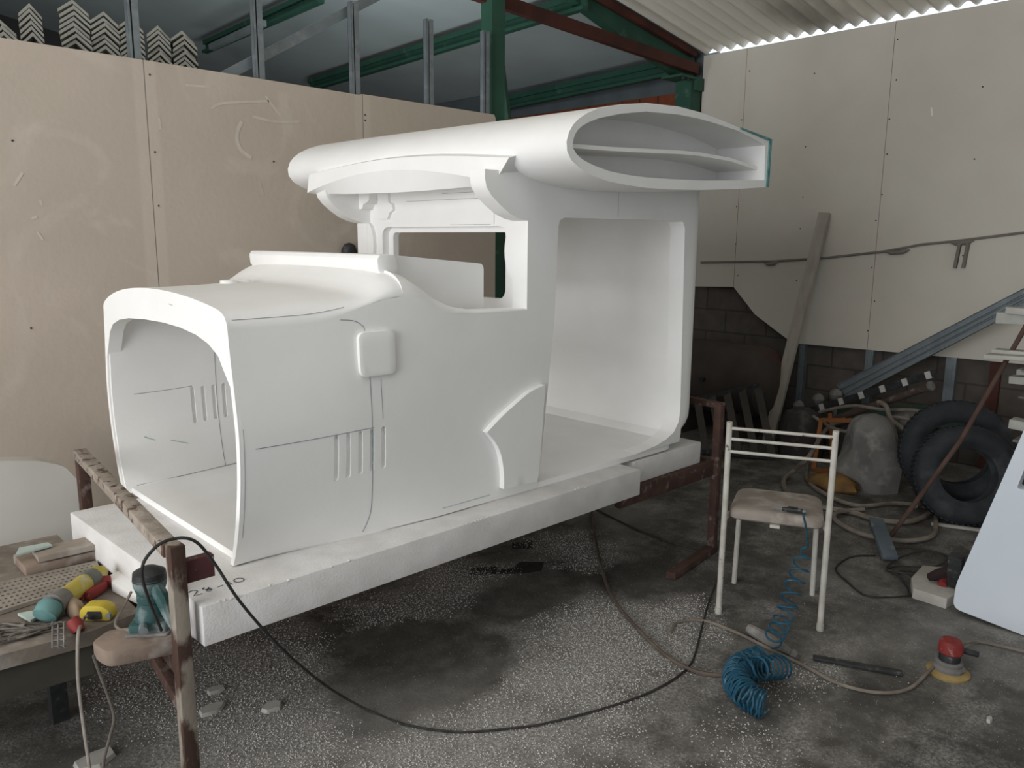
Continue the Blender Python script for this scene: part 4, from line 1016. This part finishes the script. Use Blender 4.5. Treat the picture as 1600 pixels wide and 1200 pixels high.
for k, (px, py, r, lab) in enumerate(((1248,634,.045,'leftmost of three round grey knobs poking out of the heap'),(1279,624,.048,'middle one of three round grey knobs poking out of the heap'),(1306,617,.052,'rightmost of three round grey knobs poking out of the heap'))):
    q = at(px, py, 'x', 5.95); b = BM(); lathe(b, [(.018,-.5),(.018,-r*.9),(r*.8,-r*.55),(r,0),(r*.82,r*.55),(r*.4,r*.9),(.002,r)], q, (.1,.05,1), 18)
    solo('round_knob', b, M_DUST, lab, 'knob')
# green sheeting with hoses over it
def sheet(name, pxs, x0, m, label, th=.02):
    P = [at(px, py, 'x', x0+dx) for px, py, dx in pxs]; b = BM(); n = len(P)//2
    T_ = P[:n]; Bm = P[n:]
    V_ = [[b.verts.new(p) for p in T_], [b.verts.new(p) for p in Bm], [b.verts.new(p+Vector((th,0,-th*.3))) for p in T_], [b.verts.new(p+Vector((th,0,-th*.3))) for p in Bm]]
    for i in range(n-1):
        b.faces.new((V_[0][i],V_[0][i+1],V_[1][i+1],V_[1][i])); b.faces.new((V_[2][i],V_[3][i],V_[3][i+1],V_[2][i+1]))
        b.faces.new((V_[0][i],V_[2][i],V_[2][i+1],V_[0][i+1])); b.faces.new((V_[1][i],V_[1][i+1],V_[3][i+1],V_[3][i]))
    for i in (0, n-1): b.faces.new((V_[0][i],V_[1][i],V_[3][i],V_[2][i]))
    return solo(name, b, m, label, 'sheet')
sheet('green_sheet', [(1278,652,0),(1330,632,0),(1400,634,.05),(1470,632,.1),(1500,634,.1),(1276,662,-.1),(1330,664,-.15),(1400,676,-.12),(1470,668,-.05),(1510,668,0)], 6.02, M_GREENP, 'dark green plastic sheet folded over the heap of hoses')
cable('heap_hose', [at(1280,644,'x',5.7), at(1330,634,'x',5.68), at(1380,640,'x',5.68), at(1430,641,'x',5.66), at(1462,652,'x',5.66)], .012, M_HOSE, 'pale hose lying along the top of the green sheet', 'hose')
cable('heap_hose', [at(1270,650,'x',5.62), at(1300,668,'x',5.6), at(1330,674,'x',5.58), at(1366,660,'x',5.58), at(1395,652,'x',5.6), at(1440,658,'x',5.6), at(1480,660,'x',5.62)], .012, M_HOSE, 'pale hose sagging below the green sheet edge', 'hose')
cable('heap_hose', [at(1372,628,'x',5.55), at(1384,634,'x',5.52), at(1392,655,'x',5.5), at(1410,670,'x',5.48), at(1428,690,'x',5.45), at(1436,705,'x',5.42)], .016, M_HOSE, 'thick pale hose bent over the top of the grey sack', 'hose')
cable('floor_hose', [at(1320,655,'x',5.6), at(1290,672,'x',5.6), fz(1265,712,.2), fz(1240,735,.06), fz(1224,752,.02), fz(1236,775,.02), fz(1275,790,.02), fz(1330,800,.02), fz(1370,812,.02), fz(1420,815,.02), fz(1455,800,.02), fz(1458,785,.02), fz(1430,790,.05)], .016, M_HOSE, 'thick pale hose making the outer loop on the floor behind the chair', 'hose')
cable('floor_hose', [fz(1262,725,.02), fz(1262,750,.02), fz(1290,772,.02), fz(1340,790,.02), fz(1400,786,.02), fz(1455,795,.02), fz(1462,820,.02), fz(1455,838,.02), fz(1420,845,.02), fz(1385,842,.02), fz(1340,832,.02), fz(1305,812,.02), fz(1310,800,.03), fz(1350,796,.03)], .013, M_HOSE, 'pale hose making the inner loop on the floor behind the chair', 'hose')
cable('wall_hose', [at(1490,632,'x',5.8), at(1525,640,'x',5.78), at(1548,660,'x',5.75), at(1560,690,'x',5.7)], .012, M_HOSE, 'grey hose arching behind the rear tyre', 'hose')
b = BM(); bar(b, fz(1455,818,.01), fz(1560,832,.01), .02, .015); solo('white_lath', b, mat('foam_dusty', 'bdb9b2'), 'thin pale lath on the floor at the foot of the tyres', 'lath')
q = fz(1345,742,.02); b = BM()
for dx, dy in ((0,0),(.03,-.03),(.02,.025)): lathe(b, [(.002,-.015),(.016,-.006),(.017,.004),(.002,.014)], q+Vector((dx,dy,0)), (.4,.6,.7), 10)
solo('white_cup', b, M_FOAM, 'small white crumpled cup on the floor before the ochre bag', 'cup')
# foam pieces at the right edge
for (x0p, y0p, x1p, y1p, dep, th, lab) in ((1575,484,1640,490,4.9,.035,'upper broken foam strip at the right edge of the picture'),(1560,496,1640,500,4.95,.06,'thick cream foam strip under the broken foam strip'),(1541,556,1640,562,4.7,.022,'long thin bluish foam strip crossing behind the rusty pole'),(1553,549,1640,556,4.8,.03,'white foam strip lying on the thin bluish one'),(1592,580,1660,584,4.9,.03,'upper foam strip of the low pile at the right edge'),(1580,592,1660,598,4.9,.04,'lower foam strip of the low pile at the right edge'),(1580,660,1620,668,4.9,.05,'white foam lump low beside the rear tyre')):
    a = at(x0p, y0p, 'x', dep); c = at(x1p, y1p, 'x', dep); b = BM(); bar(b, a, c, .10, th); solo('foam_strip', b, mat('foam_grey', 'c3c2bb', 'b3b2aa', 10, rough=.9), lab, 'foam strip', bevel=.003)
rk = thing('steel_rack', 'dark steel storage rack holding foam strips at the right edge', 'rack', (4.95, .9, 0))
for y in (.52, 1.0):
    pass
for z in (at(1590,505,'x',4.95).z-.05, at(1590,566,'x',4.85).z-.03, at(1590,604,'x',4.9).z-.035, at(1600,675,'x',4.9).z-.03):
    b = BM(); box(b, 4.80, 5.02, .30, at(1606,560,'x',4.9).y, z-.012, z); part('shelf', b, M_DUST, rk)
for x in (4.72, 5.0):
    for y in (.32, .62): b = BM(); box(b, x-.015, x+.015, y-.015, y+.015, 0, 1.5); part('post', b, M_DARK, rk)

# ------------------------------------------------ bench with tools at the left
Z = .50
bench = thing('work_bench', 'low dusty bench covered in tools at the left, beside the foam slab', 'bench', (.25, 2.75, 0))
b = BM(); pl = [(-.6,2.45),(.60,2.33),(.742,2.36),(.742,3.22),(-.6,3.3)]; prism(b, pl, lambda x, y: (x, y, .455), lambda x, y: (x, y, Z-.002)); part('bench_top', b, mat('dusty_top', '847a70', '6f665d', 9, rough=.9, c='9d968d', cscale=12, clo=.5, chi=.7, bump=.2), bench)
b = BM(); pl = [(-.6,2.46),(.60,2.345),(.60,2.365),(-.6,2.48)]; prism(b, pl, lambda x, y: (x, y, .36), lambda x, y: (x, y, .455)); part('apron', b, mat('apron', '4a463d', '3d3a33', 6), bench)
for x, y in ((-.5,2.55),(.60,2.80),(-.5,3.2),(.62,3.15)): b = BM(); box(b, x-.025, x+.025, y-.025, y+.025, 0, .455); part('leg', b, M_DARK, bench)
def onb(px, py, h=0): return at(px, py, 'z', Z+h)
b = BM(); pp = [onb(*q, .02) for q in ((142,1003),(168,984),(276,968),(276,998),(166,1020))]; pl = roundpoly([(p.x, p.y) for p in pp], [.02,.015,0,0,.03], 4)
prism(b, pl, lambda x, y: (x, y, Z-.026), lambda x, y: (x, y, Z+.02)); solo('wooden_board', b, M_WOOD, 'brown worn wooden board under the green sander, sticking out beside the post', 'board', bevel=.006)
b = BM(); a = onb(30,884,.02); c = onb(150,855,.02); d = (c-a).normalized(); n_ = Vector((-d.y, d.x, 0)); bar(b, a, c, .16, .035); solo('wooden_board', b, M_WOOD, 'pale dusty plank lying at the back of the bench under a glass shard', 'board', bevel=.006)
b = BM(); a = onb(55,868,.052); c = onb(146,848,.052); bar(b, a, c, .10, .018); solo('wooden_board', b, mat('pale_board', '9c9185', '8b8075', 8, c='b0aaa2', cscale=12, clo=.5, chi=.7), 'thin grey lath on top of the pale dusty plank', 'board')
b = BM(); pp = [onb(*q, .066) for q in ((30,858),(75,850),(82,854),(24,870))]; V0 = [b.verts.new(p) for p in pp]; V1 = [b.verts.new(p+Vector((0,0,.006))) for p in pp]; b.faces.new(V0[::-1]); b.faces.new(V1)
for i in range(4): b.faces.new((V0[i], V0[(i+1) % 4], V1[(i+1) % 4], V1[i]))
solo('glass_shard', b, mat('pale_green', 'b9c9c2', 'a9b9b2', 10, rough=.4), 'pale green shard lying on the plank at the back of the bench', 'shard')
# perforated tray
b = BM(); c0 = onb(-60,925,.008); c1 = onb(150,878,.008); c2 = onb(160,905,.008); c3 = onb(-60,975,.008)
def q2(u, v): p = c0.lerp(c1, u).lerp(c3.lerp(c2, u), v); return (p.x, p.y)
outq = [q2(0,0), q2(1,0), q2(1,1), q2(0,1)]; holes = []
for i in range(24):
    for j in range(7):
        x, y = q2((i+.5+(j % 2)*.5)/25, (j+.6)/7.3); holes.append([(x+.006*cos(t*pi/3), y+.006*sin(t*pi/3)) for t in range(6)])
panel(b, outq, holes, .05, lambda x, y: (x, y, Z+.010), lambda x, y: (x, y, Z+.006))
for i in range(4):
    (xa, ya), (xb, yb) = outq[i], outq[(i+1) % 4]; bar(b, (xa, ya, Z+.006), (xb, yb, Z+.006), .006, .012)
solo('perforated_tray', b, mat('tray', 'a29a90', '8f877d', 10, rough=.7, metal=.2), 'pale perforated metal plate lying flat on the bench', 'metal plate')
# yellow grinder
a = onb(84,945,.04); c = onb(160,893,.04); gr = thing('angle_grinder', 'long yellow power tool with grey and teal head, on the perforated plate', 'power tool', onb(120,925,.0)); d = (c-a).normalized()
b = BM(); tube(b, [a.lerp(c,.18), a.lerp(c,.3), a.lerp(c,.6), a.lerp(c,.9), c], [.030,.029,.030,.031,.020], 14); part('body', b, M_YEL, gr)
b = BM(); tube(b, [a.lerp(c,.62), a.lerp(c,.80)], .0325, 14); part('label_band', b, mat('grey_label', '6f716a', '5e605a', 20), gr)
b = BM(); tube(b, [a.lerp(c,-.02), a.lerp(c,.08), a.lerp(c,.2)], [.036,.034,.031], 14); part('collar', b, M_DUST, gr)
b = BM(); h_ = a.lerp(c,-.10)-Vector((0,0,.004)); lathe(b, [(.010,-.03),(.034,-.022),(.036,.008),(.030,.02),(.006,.026)], h_, (d.x,d.y,.6), 16); part('head', b, mat('teal_head', '55807f', '6f9593', 18, rough=.7), gr, 'teal rounded gear head')
# red clamp
a = onb(132,932,.02); c = onb(162,914,.02); cl = thing('red_clamp', 'red plastic clamp behind the yellow tape measure', 'clamp', a)
b = BM(); bar(b, a, c, .03, .03); bar(b, c, c+Vector((.01,.02,.01)), .04, .035); part('jaw', b, M_RED, cl, bevel=.004)
b = BM(); bar(b, a, a+Vector((-.03,.03,0)), .02, .02); part('grip', b, M_RED, cl, bevel=.004)
# tape measure
c = onb(154,955,.02); tm = thing('tape_measure', 'bright yellow tape measure lying in front of the red clamp', 'tape measure', c)
dx_ = Vector((.72,-.69,0)); dy_ = Vector((.69,.72,0))
def tmp(u, v): p = c+dx_*u; return (p.x, p.y, p.z+v)
prof = roundpoly([(-.045,-.02),(.045,-.02),(.042,.012),(.02,.026),(-.03,.026),(-.045,.01)], .01, 4)
b = BM(); prism(b, prof, lambda u, v: tuple(Vector(tmp(u,v))-dy_*.022), lambda u, v: tuple(Vector(tmp(u,v))+dy_*.022)); part('case', b, M_YEL2, tm, bevel=.003)
b = BM(); prism(b, rrect(-.022,.020,-.014,.010,.004), lambda u, v: tuple(Vector(tmp(u,v))-dy_*.0245), lambda u, v: tuple(Vector(tmp(u,v))-dy_*.021)); part('dark_label', b, M_DARK, tm)
b = BM(); prism(b, rrect(.032,.046,-.010,.004,.003), lambda u, v: tuple(Vector(tmp(u,v))-dy_*.0255), lambda u, v: tuple(Vector(tmp(u,v))-dy_*.015)); part('hook', b, M_GALV, tm)
# beige rag, red plug, shard, foam bit
blob('sanding_sponge', tuple(onb(116,958,0)), [(.03,0),(.034,.015),(.028,.035),(.012,.045)], mat('beige_rag', 'a08b76', '8d7a67', 14), 'beige sponge between the yellow tool and the tape measure', 'sponge', 21, wob=.4, sx=.7, sy=1.6)
b = BM(); a = onb(118,975,.02); tube(b, [a+Vector((-.005,.01,.012)), a+Vector((0,0,0)), a+Vector((.004,-.015,-.018))], [.017,.020,.016], 12); pgc = solo('red_plug', b, M_RED, 'red plug hanging at the front edge of the bench', 'plug')
b = BM(); pp = [onb(*q, .004) for q in ((28,962),(50,958),(62,966),(48,973))]; V0 = [b.verts.new(p) for p in pp]; V1 = [b.verts.new(p+Vector((0,0,.008))) for p in pp]; b.faces.new(V0[::-1]); b.faces.new(V1)
for i in range(4): b.faces.new((V0[i], V0[(i+1) % 4], V1[(i+1) % 4], V1[i]))
solo('foam_chip', b, mat('pale_green', 'b9c9c2'), 'pale chip on the bench left of the teal tool head', 'foam chip')
b = BM(); pp = [onb(*q, 0) for q in ((172,912),(205,896),(236,925),(215,945),(176,925))]; V0 = [b.verts.new(p) for p in pp]; V1 = [b.verts.new(p+Vector((0,0,.03))) for p in pp]; b.faces.new(V0[::-1]); b.faces.new(V1)
for i in range(5): b.faces.new((V0[i], V0[(i+1) % 5], V1[(i+1) % 5], V1[i]))
solo('foam_offcut', b, M_FOAM, 'small clean white foam offcut between the slab and the green sander', 'foam offcut', bevel=.003)
# tangled wire and mesh at the front left
b = BM()
for k in range(9):
    P = [onb(random.uniform(-20,105), random.uniform(972,1012), random.uniform(.0,.02)) for _ in range(6)]
    P = [Vector((p.x, max(p.y, 2.42-.02*random.random()), p.z)) for p in P]; tube(b, spline(P, 8), .0035, 5)
solo('wire_tangle', b, mat('dusty_wire', '7d766e', '5a544e', 25), 'dusty tangle of wire at the front left of the bench', 'wire', kind='stuff')
b = BM(); c0 = onb(78,990,.012); 
for i in range(5):
    p = onb(80, 975+i*9, .012); q = onb(103, 972+i*9, .012); tube(b, [p, q], .003, 5)
for i in range(3):
    p = onb(82+i*9, 972, .012); q = onb(82+i*9, 1012, .012); tube(b, [p, q], .003, 5)
solo('wire_mesh', b, M_DUST, 'scrap of pale wire mesh at the bench edge left of the red plug', 'wire mesh')
cable('thin_cord', [onb(135,962,.03), onb(128,972,.01), at(122,995,'y',2.27), at(122,1060,'y',2.22), at(130,1130,'y',2.2), at(140,1200,'y',2.18), at(148,1260,'y',2.18)], .0045, mat('pale_cord', '9c958c', '857e76', 20), 'pale cord hanging from the bench past the red plug', 'cord')
cable('thin_cord', [at(146,1024,'y',2.1), at(152,1042,'y',2.1), at(168,1085,'y',2.1), at(178,1120,'y',2.1), at(172,1150,'y',2.1), at(162,1190,'y',2.1), at(156,1240,'y',2.1)], .0040, mat('dark_cord', '6d6760', '575149', 20), 'darker cord hanging below the wooden board', 'cord')
cable('sander_lead', [onb(236,968,.06), onb(200,985,.02), onb(180,975,.01), onb(195,945,.02), onb(205,925,.06)], .004, M_HOSE, 'grey lead curled around the base of the green sander')
# green palm sander
sp0 = onb(236, 985, .02); ps = thing('palm_sander', 'dusty teal palm sander standing on the wooden board', 'sander', sp0)
ax1 = Vector((.80,-.60,0)).normalized(); ax2 = Vector((.60,.80,0))
def pb(name, cx, cy, z0, z1, wx, wy, r, m, taper=1.0, lab=None):
    b = BM(); pl = rrect(-wx/2, wx/2, -wy/2, wy/2, r, 4)
    f = lambda k, z: (lambda u, v: tuple(sp0+ax1*(cx+u*k)+ax2*(cy+v*k)+Vector((0,0,z))))
    prism(b, pl, f(1, z0), f(taper, z1)); return part(name, b, m, ps, lab, bevel=.002)
pb('base_plate', 0, .02, .0, .008, .115, .12, .008, M_DUST)
pb('pad_clamp', 0, .02, .008, .030, .105, .105, .01, M_TOOL, .95)
b = BM(); lathe(b, [(.046,.028),(.043,.05),(.036,.075),(.034,.08),(.037,.084),(.037,.10),(.034,.104),(.038,.110),(.044,.13),(.045,.15),(.040,.164),(.02,.172)], sp0+ax2*.02, seg=24); part('housing', b, M_TOOL, ps)
b = BM(); lathe(b, [(.0455,.145),(.043,.166),(.022,.178),(.004,.18)], sp0+ax2*.02, seg=24); part('top_grip', b, M_DARK, ps)
b = BM(); p = sp0+ax2*.0-ax1*.0; tube(b, [p+ax1*.02+Vector((0,0,.135)), p+ax1*.045-ax2*.02+Vector((0,0,.10)), p+ax1*.06-ax2*.035+Vector((0,0,.06)), p+ax1*.075-ax2*.045+Vector((0,0,.02))], [.018,.020,.014,.006], 10); part('dust_spout', b, M_TOOL, ps)
b = BM(); p = sp0-ax2*.03-ax1*.01+Vector((0,0,.028)); tube(b, [p, p-ax2*.03+ax1*.01], [.011,.012], 10); part('outlet', b, M_GALV, ps)

# white panel leaning behind the bench
b = BM(); A0 = at(0,722,'y',3.48); 
pts = [at(*q, 'y', 3.45) for q in ((-160,722),(60,720),(100,728),(122,752),(126,790),(126,900),(-160,960))]
pl = roundpoly([(p.x, p.z) for p in pts], [0,.02,.02,.02,.0,0,0], 4)
panel(b, pl, [], .06, lambda x, z: (x, 3.45-.20*max(0, .72-z), z), lambda x, z: (x, 3.53-.20*max(0, .72-z), z))
solo('foam_sheet', b, mat('foam_soft', 'cfccc6', 'c6c3bc', 2, rough=.8), 'white foam panel with a rounded corner standing behind the bench at the left', 'foam panel', kind='thing')
# dark jacket-like object glimpsed behind the far pillar
b = BM(); q = at(546, 388, 'y', 3.96); lathe(b, [(.01,.030),(.03,.02),(.045,-.01),(.045,-.05),(.03,-.07)], q, (0,-.2,1), 14); solo('dark_helmet', b, M_DARK, 'small dark rounded object glimpsed behind the far windscreen pillar', 'cap')
